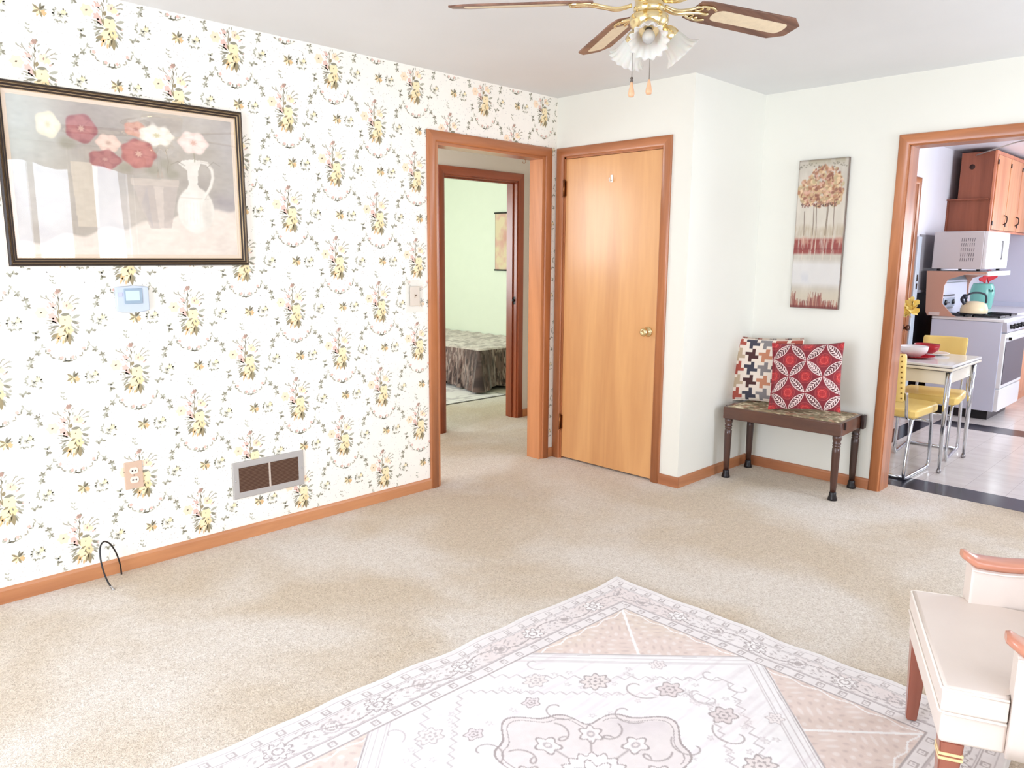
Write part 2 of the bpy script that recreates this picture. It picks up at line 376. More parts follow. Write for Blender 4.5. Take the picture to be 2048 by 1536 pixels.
def stem(L, p, key='stem', wd=.0011):
    for (x1, z1), (x2, z2) in zip(p[:-1], p[1:]):
        d = math.hypot(x2-x1, z2-z1) or 1; nx, nz = -(z2-z1)/d*wd, (x2-x1)/d*wd
        L.append(([(x1+nx, z1+nz), (x2+nx, z2+nz), (x2-nx, z2-nz), (x1-nx, z1-nz)], key))
rg = random.Random(3)
def bouquet():
    L = []
    # blossoms
    blob(L, .004, 0, .0235, 7, 'yel', .10); blob(L, .006, .001, .013, 5, 'yel2', .15); leaf(L, .002, .000, 1.2, .007, .005, 'olive')
    blob(L, -.074, .034, .021, 6, 'peach', .15); leaf(L, -.080, .032, .5, .010, .006, 'dk')
    blob(L, .014, .058, .016, 5, 'peach', .2); leaf(L, .012, .052, 1.3, .012, .006, 'bud'); blob(L, .026, .052, .010, 5, 'yel', .2)
    blob(L, -.040, .020, .012, 5, 'pink', .2); blob(L, -.030, .004, .011, 5, 'pink', .2, .6); blob(L, -.034, .060, .009, 5, 'pink', .2)
    blob(L, -.012, -.040, .017, 6, 'yel', .14); blob(L, .012, -.036, .017, 6, 'yel2', .16, .5); blob(L, -.024, -.056, .013, 5, 'tan', .2); blob(L, .000, -.064, .013, 5, 'yel', .2)
    blob(L, -.012, .112, .0085, 6, 'bud', .2); blob(L, -.006, .116, .005, 5, 'leaf', .2); blob(L, -.019, .106, .006, 5, 'pink', .2)
    # stems and grasses
    stem(L, [(-.012, .104), (-.014, .07), (-.018, .02), (-.010, -.02)], 'stem'); stem(L, [(-.012, .06), (-.020, .03), (-.016, 0)], 'olive'); stem(L, [(-.024, .066), (-.018, .03)], 'stem')
    for x, z, a, l in ((.018, .070, 1.0, .036), (.026, .066, .6, .040), (.030, .060, .25, .030), (-.036, .072, 2.3, .034), (-.048, .082, 2.7, .03), (-.02, .09, 2.2, .018), (-.006, .094, .9, .018)):
        leaf(L, x, z, a, l, .0042, 'stem'); leaf(L, x+.6*l*math.cos(a), z+.6*l*math.sin(a), a-.45, l*.45, .005, 'leafl')
    # leaves
    for x, z, a, l, wd, k in ((-.012, .022, .1, .034, .012, 'leaf'), (-.014, .026, 1.2, .020, .012, 'olive'), (.000, .026, -.35, .030, .010, 'leafl'),
                              (.026, .008, .35, .036, .012, 'leafl'), (.026, .000, -.6, .026, .012, 'leaf'), (.030, -.004, -.2, .026, .006, 'leafl'), (.022, -.018, -.8, .024, .006, 'leafl'),
                              (-.020, -.012, 2.6, .036, .008, 'leafl'), (-.022, -.004, 2.9, .040, .007, 'stem'), (-.016, -.018, 3.3, .034, .009, 'leaf'), (-.016, -.01, 1.9, .030, .007, 'olive'),
                              (.026, -.034, -.3, .026, .010, 'leafl'), (.030, -.040, -.8, .020, .007, 'leaf'), (.002, -.016, 3.6, .022, .008, 'olive'),
                              (.012, -.044, -1.55, .050, .016, 'olive'), (.012, -.048, -1.15, .038, .009, 'leaf'), (.010, -.050, -1.95, .040, .009, 'olive'), (.016, -.05, -.9, .026, .006, 'leafl'),
                              (-.022, -.046, 3.6, .032, .011, 'olive'), (-.026, -.050, 3.9, .036, .009, 'leaf'), (-.020, -.058, -2.0, .034, .008, 'tan'), (-.028, -.040, 3.2, .028, .008, 'leafl'), (-.006, -.066, -1.8, .026, .008, 'tan'),
                              (-.002, -.030, -1.2, .024, .005, 'olive'), (.004, -.028, -2.1, .018, .005, 'olive')):
        leaf(L, x, z, a, l, wd, k)
    for _ in range(34):
        a = rg.uniform(0, 2*PI); q = rg.uniform(.022, .058); x = q*math.cos(a)*.85-.004; z = q*math.sin(a)*1.15-.004+(.03 if math.sin(a) > 0 else 0)
        leaf(L, x, z, a+rg.uniform(-.6, .6), rg.uniform(.010, .020), rg.uniform(.004, .007), ('leafl', 'leafl', 'stem', 'leaf', 'pink')[rg.randrange(5)])
    # outlying dark sprays and the swag below
    for x, z in ((-.098, -.052), (.090, -.046)):
        for a in (.3, 1.3, 2.4, 3.6, 4.8): leaf(L, x+rg.uniform(-.009, .009), z+rg.uniform(-.009, .009), a+rg.uniform(-.5, .5), rg.uniform(.013, .021), .009, 'leaf' if a in (.3, 4.8) else 'leafl')
    for sgn in (-1, 1):
        pts = [(sgn*.088*math.cos(t), -.070-.085*math.sin(t)) for t in [0, .3, .6, .9, 1.2, 1.45]]; stem(L, pts, 'pale', .0009)
        for i, (x, z) in enumerate(pts[1:]):
            for q in (-1, 1): leaf(L, x, z, (PI if sgn > 0 else 0)+q*rg.uniform(.5, 1.3)+(-.6*sgn), .015, .0055, ('leafl', 'leaf', 'stem')[i % 3])
            if i in (1, 3): blob(L, x-sgn*.012, z+.008, .0065, 5, 'pink', .2)
        pts = [(sgn*.075, -.085), (sgn*.10, -.115), (sgn*.125, -.14), (sgn*.13, -.165)]; stem(L, pts, 'stem', .0007)
        for i, (x, z) in enumerate(pts[1:]):
            for a in (-.4, .8, 2.2, 3.9, 5.0): leaf(L, x, z, a+i, .014, .007, 'leaf' if (i+int(a)) % 2 else 'leafl')
    leaf(L, -.02, -.156, .1, .02, .005, 'leaf'); leaf(L, .02, -.156, 3.0, .02, .005, 'leaf')
    # sprays of small pale flowers at either side
    for x, z in ((-.165, .000), (.128, -.002)):
        blob(L, x, z, .012, 5, 'pale', .25); blob(L, x+.012, z+.01, .008, 5, 'yel', .25)
        for a in (.1, .5, .9, 2.4, 2.9, 3.3, 4.1, 4.6, 5.3):
            q = rg.uniform(.012, .028); X_, Z_ = x+q*math.cos(a), z+q*math.sin(a); stem(L, [(x, z), (X_, Z_)], 'pale', .0006)
            leaf(L, X_, Z_, a+.7, rg.uniform(.010, .015), .006, 'leaf' if a in (.9, 4.1, 5.3) else 'leafl'); leaf(L, X_, Z_, a-.6, rg.uniform(.008, .014), .006, 'leafl')
    # the small brown and yellow sprig half way between bouquets
    x, z = .262, .002
    blob(L, x-.008, z-.004, .012, 5, 'yel', .25); blob(L, x+.012, z-.008, .010, 5, 'tan', .25)
    for a, k in ((.75, 'dk'), (1.3, 'leaf'), (2.5, 'olive'), (3.6, 'olive'), (4.3, 'tan'), (5.0, 'olive'), (5.7, 'leafl'), (.2, 'leafl')): leaf(L, x, z, a, .027, .008, k)
    for x, z in ((-.030, .150), (-.022, .140), (-.028, .165)):
        leaf(L, x, z, 2.3, .012, .006, 'leafl'); leaf(L, x, z, .6, .010, .005, 'leafl')
    return L
BQ = bouquet()
BX = [-.657-.5255*k for k in range(-2, 10)]
for row in range(-1, 12):
    cz = 2.338-.2402*row
    for bx in BX:
        cx = bx+(.2627 if row % 2 else 0)
        for pts, key in BQ: wpoly([(x*1.06, z*1.08) for x, z in pts], key, cx, cz)
for _ in range(9500):
    cx = rg.uniform(XL+1.0, -.01); cz = rg.uniform(.08, H-.01); L = []; a = rg.uniform(0, 6.28); leaf(L, 0, 0, a, rg.uniform(.005, .009), .0045, 'dot'); wpoly(L[0][0], 'dot', cx, cz)
struct('wall_left', bm, wm)
# ------------------------------------------------------------------ the other walls
CY0, CY1, CZ = -0.072, -0.850, 2.055      # closet door opening
bm = BM(); wall_with_hole(bm, lambda a, b, d: (d, -a, b), 0.0, BA, H, -CY0, -CY1, CZ, 0.0, 0.10); struct('wall_closet', bm, M_white)
bm = BM(); box(bm, (0.10, -BA, 0), (BB, -BA+.10, H)); struct('wall_bump_side', bm, M_white)
DY0, DY1, DZ = -1.945, -2.95, 2.046       # kitchen opening
bm = BM(); wall_with_hole(bm, lambda a, b, d: (d, -a, b), BA-.10, -YR, H, -DY0, -DY1, DZ, BB, BB+KT); struct('wall_kitchen_side', bm, M_white)
bm = BM(); box(bm, (0.10, -.10, 0), (.112, -BA+.1, H)); box(bm, (.10, -.11, 0), (.85, 0.10, H)); struct('wall_closet_back', bm, M_hall)
# right wall with the picture window, rear wall with a second window (both behind the camera)
WX0, WX1, WZ0, WZ1 = -3.75, -1.25, 0.70, 2.28
def wall_with_window(name, f3, a0, a1, z1, ha0, ha1, hz0, hz1, d0, d1, M):
    b = BM()
    for (p, q) in (((a0, 0), (ha0, z1)), ((ha1, 0), (a1, z1)), ((ha0, 0), (ha1, hz0)), ((ha0, hz1), (ha1, z1))):
        prism(b, [(p[0], p[1]), (q[0], p[1]), (q[0], q[1]), (p[0], q[1])], f3, d0, d1)
    return struct(name, b, M)
wall_with_window('wall_right', fy, XL-.2, -.6, H, WX0, WX1, WZ0, WZ1, YR, YR-.15, M_white)
wall_with_window('wall_right_end', fy, -.6, BB+KT, H, -.10, .70, .50, 2.10, YR, YR-.15, M_white)
wall_with_window('wall_rear', fx, YR-.15, 0.1, H, -2.90, -1.00, .10, 2.12, XL, XL-.15, M_white)
wall_with_window('wall_kitchen_south', fy, BB+KT, KX+.15, 2.42, 2.2, 4.0, 1.0, 2.1, YR, YR-.15, M_kit)
wall_with_window('wall_kitchen_east', fx, YR, KY, 2.42, -3.3, -2.2, 1.0, 1.95, KX, KX+.15, mat('kitchen_paint_lavender', (214, 213, 228), .45))
M_wframe = mat('window_frame_white', (238, 236, 230), 0.35)
def window(name, f3, a0, a1, z0, z1, d, nx):
    b = BM(); t = .045
    prism(b, [(a0, z0), (a1, z0), (a1, z0+t), (a0, z0+t)], f3, d, d+.05*np.sign(d)); prism(b, [(a0, z1-t), (a1, z1-t), (a1, z1), (a0, z1)], f3, d, d+.05*np.sign(d))
    for k in range(nx+1):
        x = a0+(a1-a0-t)*k/nx; prism(b, [(x, z0+t), (x+t, z0+t), (x+t, z1-t), (x, z1-t)], f3, d, d+.05*np.sign(d))
    return struct(name, b, M_wframe)
window('window_1', fy, WX0, WX1, WZ0, WZ1, YR-.04, 3); window('window_2', fx, -2.90, -1.00, .10, 2.12, XL-.04, 2)
window('window_5', fy, -.10, .70, .50, 2.10, YR-.04, 1); window('window_6', fy, -2.36, -1.51, 1.28, 2.12, 1.11, 1); window('window_3', fy, 2.2, 4.0, 1.0, 2.1, YR-.04, 2); window('window_4', fx, -3.3, -2.2, 1.0, 1.95, KX+.04, 2)
# kitchen north wall: white above, the microwave's shadow painted as a grey band, black enamel wainscot with a pale ledge
bm = BM(); prism(bm, [(BB+KT, 0), (KX+.15, 0), (KX+.15, 2.42), (BB+KT, 2.42)], fy, KY, KY+.1); struct('wall_kitchen_north', bm, M_kit)
bm = BM(); box(bm, (3.535, KY-.008, 1.12), (4.22, KY, 1.62)); struct('wall_kitchen_north_shadow_band', bm, M_kitshade)
bm = BM(); box(bm, (3.535, KY-.010, 0.0), (4.22, KY, 1.10)); struct('wall_kitchen_north_wainscot', bm, M_black)
bm = BM(); box(bm, (3.535, KY-.022, 1.10), (4.22, KY, 1.125), bev=.004); struct('trim_1', bm, mat('ledge_grey', (150, 150, 158), .4))
# hall and bedroom
bm = BM(); wall_with_hole(bm, fy, -1.05, 0.85, H, -.105, .715, 2.028, 1.07, 1.17); struct('wall_hall_north', bm, M_hall)
wall_with_window('wall_hall_north_end', fy, -2.8, -1.05, H, -2.36, -1.51, 1.28, 2.12, 1.07, 1.17, M_hall)
bm = BM(); box(bm, (.85, .10, 0), (.95, 1.17, H)); struct('wall_hall_east', bm, M_hall)
wall_with_window('wall_hall_west', fx, .10, 1.07, H, .25, .91, .9, 2.1, -2.7, -2.8, M_hall)
bm = BM(); box(bm, (2.45, 1.07, 0), (2.55, 4.75, H)); struct('wall_bedroom_east', bm, M_green)
bm = BM(); box(bm, (-1.0, 4.65, 0), (2.45, 4.75, H)); box(bm, (.85, 1.172, 0), (2.45, 1.19, H)); box(bm, (-1.0, 1.172, 0), (-.11, 1.18, H)); struct('wall_bedroom_north', bm, M_green)
wall_with_window('wall_bedroom_west', fx, 1.17, 4.65, H, 2.5, 3.9, .8, 2.05, -1.0, -1.1, M_green)
bm = BM(); box(bm, (.95, KY+.1, 0), (2.55, 1.07, .02)); bm.free()
# ------------------------------------------------------------------ casings, jambs, baseboards
def casing(bm, a0, a1, zt, wd, f3, sides=(1, 1)):
    """mitred casing around an opening; profile with a rounded inner face"""
    prof = [(0, 0), (0, .010), (.006, .015), (.022, .0175), (wd-.012, .019), (wd-.003, .016), (wd, .010), (wd, 0)]
    R = []
    for wv, dv in prof:
        pth = [(a0-wv, 0), (a0-wv, zt+wv), (a1+wv, zt+wv), (a1+wv, 0)]
        R.append([bm.verts.new(f3(a, z, dv)) for a, z in pth])
    for i in range(len(prof)-1):
        for k in range(3):
            f = bm.faces.new((R[i][k], R[i][k+1], R[i+1][k+1], R[i+1][k])); f.material_index = 1 if k == 1 else 0; f.smooth = 1 < i < 5
    bm.faces.new([r[0] for r in R]); bm.faces.new([r[3] for r in R])
cw = .062
bm = BM(); casing(bm, OX0, OX1, OZ+.01, cw, lambda a, z, d: (a, -d, z)); struct('trim_2', bm, [M_trim, M_trimx])
bm = BM()                                              # jamb of the hall opening
box(bm, (OX0, -.003, 0), (OX0+.018, .113, OZ+.012)); box(bm, (OX1-.022, -.003, 0), (OX1, .113, OZ+.012))
struct('trim_3', bm, wood('jamb_wood', (176, 112, 68), (204, 136, 88), 'z', 4, 0.3, 0.5, dark=(110, 60, 36), knots=.02))
bm = BM(); box(bm, (OX0+.018, -.003, OZ-.006), (OX1-.022, .113, OZ+.012)); struct('trim_4', bm, M_trimx)
bm = BM(); casing(bm, OX0, OX1, OZ+.01, cw, lambda a, z, d: (a, .10+d, z)); struct('trim_5', bm, [M_trim, M_trimx])
fc = lambda a, z, d: (-d, -a, z)
bm = BM(); casing(bm, -CY0, -CY1, CZ, cw, fc); struct('trim_6', bm, [M_trim, M_trimy])
bm = BM(); box(bm, (0, CY0-.012, 0), (.10, CY0, CZ)); box(bm, (0, CY1, 0), (.10, CY1+.008, CZ)); box(bm, (0, CY1, CZ-.01), (.10, CY0, CZ))
box(bm, (.045, CY1, 0), (.06, CY1+.03, CZ)); box(bm, (.045, CY0-.03, 0), (.06, CY0, CZ)); struct('trim_7', bm, M_trim)
bm = BM(); casing(bm, -DY0, -DY1, DZ, .062, lambda a, z, d: (BB-d, -a, z)); struct('trim_8', bm, [M_trim, M_trimy])
bm = BM(); box(bm, (BB-.002, DY0-.005, 0), (BB+KT+.004, DY0, DZ)); box(bm, (BB, DY1, 0), (BB+KT, DY1+.006, DZ)); struct('trim_9', bm, M_trim)
bm = BM(); box(bm, (BB-.002, DY1, DZ-.005), (BB+KT+.004, DY0, DZ)); struct('trim_10', bm, M_trimy)
bm = BM(); casing(bm, -DY0, -DY1, DZ, .062, lambda a, z, d: (BB+KT+d, -a, z)); struct('trim_11', bm, [M_trim, M_trimy])
M_dark = wood('hall_casing_wood', (128, 58, 30), (160, 80, 46), 'z', 5, 0.35, 0.3); M_darkx = wood('hall_casing_wood_x', (128, 58, 30), (160, 80, 46), 'x', 5, 0.35, 0.3)
bm = BM(); casing(bm, -.100, .710, 2.023, .062, lambda a, z, d: (a, 1.07-d, z)); struct('trim_12', bm, [M_dark, M_darkx])
bm = BM(); box(bm, (-.105, 1.068, 0), (-.09, 1.175, 2.02)); box(bm, (.700, 1.068, 0), (.715, 1.19, 2.02)); box(bm, (-.09, 1.068, 2.01), (.70, 1.175, 2.023))
box(bm, (-.09, 1.11, 0), (-.078, 1.145, 2.01)); box(bm, (.688, 1.11, 0), (.70, 1.145, 2.01)); box(bm, (-.078, 1.11, 1.998), (.688, 1.145, 2.01)); struct('trim_13', bm, M_dark)
bm = BM(); lathe(bm, [(.0, -.012), (.009, -.01), (.012, 0), (.009, .01), (0, .012)], (.694, 1.10, 1.03), (1, 0, 0), 12); box(bm, (.699, 1.08, .995), (.7015, 1.112, 1.06))
o = struct('trim_14', bm, mat('dark_strike', (34, 26, 24), .4))
def base(name, p0, p1, nrm, M, h=.066, t=.013):
    p0 = Vector(p0+(0,)); p1 = Vector(p1+(0,)); n = Vector(nrm+(0,)); b = BM()
    pr = [(0, 0), (t, 0), (t, h-.012), (t*.75, h-.003), (t*.4, h), (0, h)]
    A = [b.verts.new(p0+n*q+Vector((0, 0, z))) for q, z in pr]; B = [b.verts.new(p1+n*q+Vector((0, 0, z))) for q, z in pr]
    b.faces.new(A); b.faces.new(B)
    for i in range(len(pr)): b.faces.new((A[i], A[(i+1) % len(pr)], B[(i+1) % len(pr)], B[i]))
    return struct(name, b, M)
base('baseboard_left', (XL, 0), (OX0-cw, 0), (0, -1), M_basex)
base('baseboard_left_corner', (OX1+cw, 0), (-.0005, 0), (0, -1), M_basex)
base('baseboard_closet', (0, CY1-cw), (0, -BA-.013), (-1, 0), M_basey)
base('baseboard_bump_side', (0, -BA), (BB-.013, -BA), (0, -1), M_basex)
base('baseboard_kitchen_side', (BB, -BA), (BB, DY0+.062), (-1, 0), M_basey)
base('baseboard_hall', (.85, .1), (.85, 1.07), (-1, 0), M_basey); base('baseboard_hall_north', (.78, 1.07), (.85, 1.07), (0, -1), M_basex)
base('baseboard_right', (XL, YR), (BB, YR), (0, 1), M_basex); base('baseboard_rear', (XL, YR), (XL, 0), (1, 0), M_basey)
base('baseboard_kitchen_side_south', (BB, DY1-.062), (BB, YR), (-1, 0), M_basey)
# ------------------------------------------------------------------ closet door
bm = BM(); box(bm, (.002, CY1+.009, .012), (.037, CY0-.013, CZ-.012), bev=.0015)
d1 = struct('door_1', bm, M_door)
def knob(parent, org, axis, s=1.0, M=None):
    b = BM(); lathe(b, [(0, 0), (.031, 0), (.032, .003), (.027, .008), (.013, .012), (.011, .026), (.017, .032), (.025, .040), (.027, .050), (.022, .060), (.012, .064), (.010, .062), (0, .062)], org, axis, 28)
    return obj('door_knob', b, M or M_brass, parent)
knob(d1, (.002, -.786, .950), (-1, 0, 0))
for z in (1.855, .262):
    b = BM(); tube(b, [(-.012, CY0-.006, z-.05), (-.012, CY0-.006, z+.05)], .0065, 10)
    for q in (-.052, .052): lathe(b, [(.0, 0), (.008, 0), (.006, .006), (0, .008)], (-.012, CY0-.006, z+q), (0, 0, 1 if q > 0 else -1), 10)
    box(b, (-.004, CY0-.02, z-.048), (.002, CY0+.004, z+.048)); obj('hinge', b, M_brassd, d1)
b = BM(); box(b, (-.003, -.478, 1.872), (.002, -.460, 1.918), bev=.001); tube(b, [(-.002, -.469, 1.885), (-.02, -.469, 1.878), (-.026, -.469, 1.888), (-.026, -.469, 1.9)], .0035, 8)
obj('coat_hook', b, mat('white_metal', (244, 242, 236), .3), d1, 'small white hook near the top of the door')
# hook hanging inside the head of the hall opening
b = BM(); tube(b, [(-.262, .052, OZ), (-.262, .052, OZ-.012)]+[(-.262+.014*math.sin(t), .052, OZ-.026+.014*math.cos(t)) for t in np.linspace(0, 4.4, 12)], .0016, 8)
tag(obj('cup_hook', b, M_brassd), 'small brass cup hook screwed under the head of the hallway opening', 'hook')
# ================================================================== THINGS
# ------------------------------------------------------------------ framed still life
def still_life():
    P = Paint(.895, .605, .0030, (180, 169, 154)); P.X += .032; P.Y += .048; ox, oy = .032, .048
    # the painter works in picture coordinates: x from the outer left edge, y from the outer bottom edge
    P.w, P.h = .895, .605
    X, Y = P.X, P.Y
    def sl(x0, x1, y0, y1):
        a = max(0, int((x0-ox)/P.w*(P.nx-1))-1); b = max(0, min(P.nx, int((x1-ox)/P.w*(P.nx-1))+3))
        c = max(0, int((y0-oy)/P.h*(P.ny-1))-1); d = max(0, min(P.ny, int((y1-oy)/P.h*(P.ny-1))+3))
        return (slice(c, max(c, d)), slice(a, max(a, b)))
    P.sl = sl
    P.X = X-ox; P.Y = Y-oy; n1 = P.fbm(.16, 5, seed=3); n2 = P.fbm(.05, 4, 1.6, 1, seed=9); n3 = P.fbm(.30, 3, seed=21); P.X = X; P.Y = Y
    P.put(np.clip((n1-.42)*3, 0, 1)*.6, (206, 196, 184)); P.put(np.clip((.50-n2)*4, 0, 1)*.5, (160, 148, 138)); P.put(np.clip((n3-.5)*4, 0, 1)*.4, (204, 198, 194))
    P.put(np.clip((.30-X)/.22, 0, 1)*np.clip((Y-.25)/.2, 0, 1)*.7, (198, 206, 198)); P.put(np.clip((X-.80)/.1, 0, 1)*.35, (176, 168, 166))
    P.put(np.clip((.16-np.hypot((X-.34)*.9, Y-.60))/.1, 0, 1)*.5, (150, 138, 130)); P.put(np.clip((.12-np.hypot((X-.52), Y-.50))/.1, 0, 1)*.5, (146, 134, 126))
    # pale diagonal brush marks
    P.poly([(.47, .604), (.555, .632), (.56, .628), (.49, .596), (.56, .588), (.55, .584), (.478, .598)], (216, 208, 196), .6)
    # table cloth
    tl = .178+(X-.47)*.20+.012*np.sin(X*40)
    P.put(np.clip((tl-Y)/.012, 0, 1), (238, 224, 208)); P.put(np.clip((tl-Y)/.02, 0, 1)*np.clip((n2-.45)*3, 0, 1)*.5, (224, 206, 192)); P.put(np.clip((.05-np.abs(Y-tl-.03))/.05, 0, 1)*np.clip((X-.8)/.05, 0, 1)*.5, (140, 128, 134))
    # pots
    P.poly([(.475, .345), (.665, .350), (.645, .26), (.625, .165), (.535, .160), (.50, .25)], (196, 180, 168), .75)
    P.poly([(.560, .34), (.60, .34), (.592, .165), (.572, .165)], (222, 206, 190), .6); P.poly([(.50, .25), (.53, .34), (.545, .165)], (176, 166, 164), .5)
    P.poly([(.465, .37), (.670, .375), (.668, .345), (.468, .342)], (208, 192, 176), .8); P.poly([(.24, .42), (.34, .42), (.33, .16), (.25, .16)], (214, 200, 178), .8)
    P.ell(.455, .23, .07, .065, (206, 192, 176), .6, soft=.5); P.ell(.14, .26, .09, .10, (206, 200, 190), .5, soft=.6)
    # jug with handle
    jc = (238, 230, 216)
    P.ell(.738, .248, .083, .102, jc, 1, soft=.08); P.poly([(.690, .305), (.712, .36), (.708, .42), (.672, .446), (.690, .462), (.742, .470), (.775, .462), (.758, .42), (.752, .36), (.785, .305)], jc)
    P.ell(.725, .23, .03, .075, (248, 244, 236), .6, soft=.8); P.ell(.79, .22, .02, .07, (214, 202, 186), .5, soft=.9); P.line([(.672, .30), (.80, .30)], .003, (206, 192, 172), .8)
    hp = [(.765, .462), (.80, .458), (.822, .43), (.824, .395), (.812, .355), (.79, .32), (.775, .295)]; P.line(hp, .014, (240, 232, 218)); P.line([(a+.006, b) for a, b in hp], .003, (200, 186, 170), .7)
    for a in np.linspace(.68, .80, 9): P.line([(a, .19), (a+.004, .28)], .0015, (222, 212, 196), .6)
    # blossoms
    def bloom(x, y, rx, ry, c1, c2, c3, n=6, ph=0):
        P.ell(x, y, rx, ry, c2, 1, petals=n, amp=.07, ph=ph, soft=.12)
        for k in range(n):
            a = 2*PI*k/n+ph; P.ell(x+rx*.48*math.cos(a), y+ry*.48*math.sin(a), rx*.44, ry*.40, c1, .75, rot=a, soft=.5)
            P.line([(x+rx*.2*math.cos(a+.4), y+ry*.2*math.sin(a+.4)), (x+rx*.92*math.cos(a+.4), y+ry*.92*math.sin(a+.4))], .003, c2, .7)
        P.ell(x, y, rx*.30, ry*.30, c2, .8, soft=.6); P.ell(x, y, rx*.17, ry*.19, c3, .9, soft=.5, petals=7, amp=.3)
    for lx, ly in ((.235, .49), (.62, .44), (.56, .41), (.64, .40), (.45, .41)): P.ell(lx, ly, .03, .022, (150, 142, 118), .6, soft=.8)
    bloom(.172, .553, .044, .050, (246, 238, 212), (234, 225, 198), (216, 208, 168), 5); bloom(.503, .572, .048, .030, (226, 176, 154), (208, 152, 132), (180, 120, 104), 5)
    bloom(.291, .552, .058, .056, (186, 118, 112), (156, 88, 90), (214, 176, 156), 5, .4); bloom(.390, .505, .048, .034, (238, 212, 192), (224, 192, 172), (196, 158, 136), 6)
    bloom(.372, .438, .062, .036, (186, 120, 112), (158, 92, 92), (200, 150, 134), 5); bloom(.587, .556, .072, .040, (252, 246, 232), (240, 229, 210), (206, 196, 150), 7)
    bloom(.507, .472, .070, .058, (200, 126, 114), (172, 98, 92), (226, 184, 160), 7, .3); bloom(.744, .541, .066, .047, (252, 236, 222), (240, 214, 200), (220, 170, 146), 6)
    P.line([(.744, .495), (.745, .46)], .004, (150, 140, 110)); P.line([(.62, .50), (.63, .45), (.62, .40)], .003, (140, 128, 108), .8); P.line([(.64, .44), (.67, .455), (.70, .44)], .003, (140, 128, 108), .7)
    P.line([(.80, .44), (.83, .465), (.86, .45)], .0025, (130, 118, 100), .7)
    P.X = X-ox; P.Y = Y-oy; g = P.fbm(.012, 2, 2, 1, seed=33)-.5; P.C += (g*14)[..., None]; P.C = 255-(255-np.clip(P.C, 0, 255))*.92
    return P
def pane_mat():
    M = bpy.data.materials.new('picture_glass'); M.use_nodes = True; nt = M.node_tree; nt.nodes.remove(nt.nodes['Principled BSDF'])
    g = nt.nodes.new('ShaderNodeBsdfGlossy'); g.inputs['Roughness'].default_value = .012; t_ = nt.nodes.new('ShaderNodeBsdfTransparent'); f = nt.nodes.new('ShaderNodeFresnel'); f.inputs[0].default_value = 2.05; ge = nt.nodes.new('ShaderNodeNewGeometry'); mm = nt.nodes.new('ShaderNodeMath'); mm.operation = 'SUBTRACT'; mm.use_clamp = True
    x = nt.nodes.new('ShaderNodeMixShader'); nt.links.new(f.outputs[0], mm.inputs[0]); nt.links.new(ge.outputs['Backfacing'], mm.inputs[1]); nt.links.new(mm.outputs[0], x.inputs[0]); nt.links.new(t_.outputs[0], x.inputs[1]); nt.links.new(g.outputs[0], x.inputs[2])
    nt.links.new(x.outputs[0], nt.nodes['Material Output'].inputs[0]); return M
PX, PZ = -3.200, 1.360
pic = thing('framed_picture', 'large framed still life of flowers and a white jug on the wallpapered wall', 'picture', (PX, -.003, PZ))
def rect_frame(bm, x0, x1, z0, z1, prof, mi=0):
    """prof: [(inset, projection)] swept round a rectangle with mitred corners"""
    R = [[bm.verts.new((a, -d, c)) for a, c in ((x0+i, z0+i), (x1-i, z0+i), (x1-i, z1-i), (x0+i, z1-i))] for i, d in prof]
    for i in range(len(prof)-1):
        for k in range(4):
            f = bm.faces.new((R[i][k], R[i][(k+1) % 4], R[i+1][(k+1) % 4], R[i+1][k])); f.material_index = mi[i] if isinstance(mi, (list, tuple)) else mi
bm = BM(); rect_frame(bm, 0, .980, 0, .700, [(0, 0), (0, .022), (.003, .030), (.008, .033), (.012, .030), (.0135, .026), (.016, .030), (.022, .027), (.0235, .022), (.026, .021), (.031, .019), (.033, .0145), (.033, .008)],
                      [3, 0, 0, 1, 2, 1, 0, 2, 1, 0, 2, 2])
obj('frame', bm, [mat('frame_dark', (40, 28, 22), .35, bump=.6, bscale=260), mat('frame_bronze', (88, 70, 50), .35, metal=.3, bump=.5, bscale=300), mat('frame_gilt', (196, 170, 132), .35), mat('frame_edge', (226, 210, 198), .5)], pic)
bm = BM(); rect_frame(bm, .032, .948, .032, .668, [(0, .0125), (.0085, .0115), (.0105, .0105), (.0105, .0098), (.0145, .0096), (.0165, .008)], [0, 0, 1, 0, 0]); obj('mat_liner', bm, [mat('linen_liner', (238, 218, 196), .7), mat('liner_line', (110, 96, 84), .5)], pic)
P = still_life(); o = grid_mesh('painting', P, lambda X, Y: (X+.0425, -.0085+0*X, Y+.0475), colmat('painting_paint', .55), pic)
bm = BM(); box(bm, (.030, -.0150, .030), (.950, -.0135, .670)); obj('glass', bm, pane_mat(), pic)
bm = BM(); box(bm, (.01, -.006, .01), (.97, .0, .69)); obj('backing', bm, mat('backing_card', (120, 96, 70), .8), pic)
# ------------------------------------------------------------------ thermostat, switch, outlet, vent, cable
t = thing('thermostat', 'pale blue-grey wall thermostat with a small screen below the framed picture', 'thermostat', (-2.755, -.002, 1.218))
M_pl = mat('pale_plastic', (196, 206, 220), .35)
bm = BM(); prism(bm, [(-.067, -.050), (-.045, -.056), (0, -.058), (.045, -.056), (.067, -.050), (.067, .050), (.045, .055), (0, .057), (-.045, .055), (-.067, .050)], lambda a, b, d: (a, -d, b), 0, .026, bev=.005); obj('body', bm, M_pl, t)
bm = BM(); box(bm, (-.036, -.030, -.020), (.038, -.0255, .046), bev=.002); obj('bezel', bm, mat('bezel_blue_grey', (150, 170, 186), .3), t)
bm = BM(); box(bm, (-.031, -.0315, -.006), (.026, -.0298, .036)); obj('screen', bm, mat('lcd_screen', (196, 214, 220), .12), t)
bm = BM(); box(bm, (-.060, -.0275, .012), (-.042, -.0255, .030), bev=.002); obj('button', bm, mat('button_lilac', (196, 198, 222), .4), t)
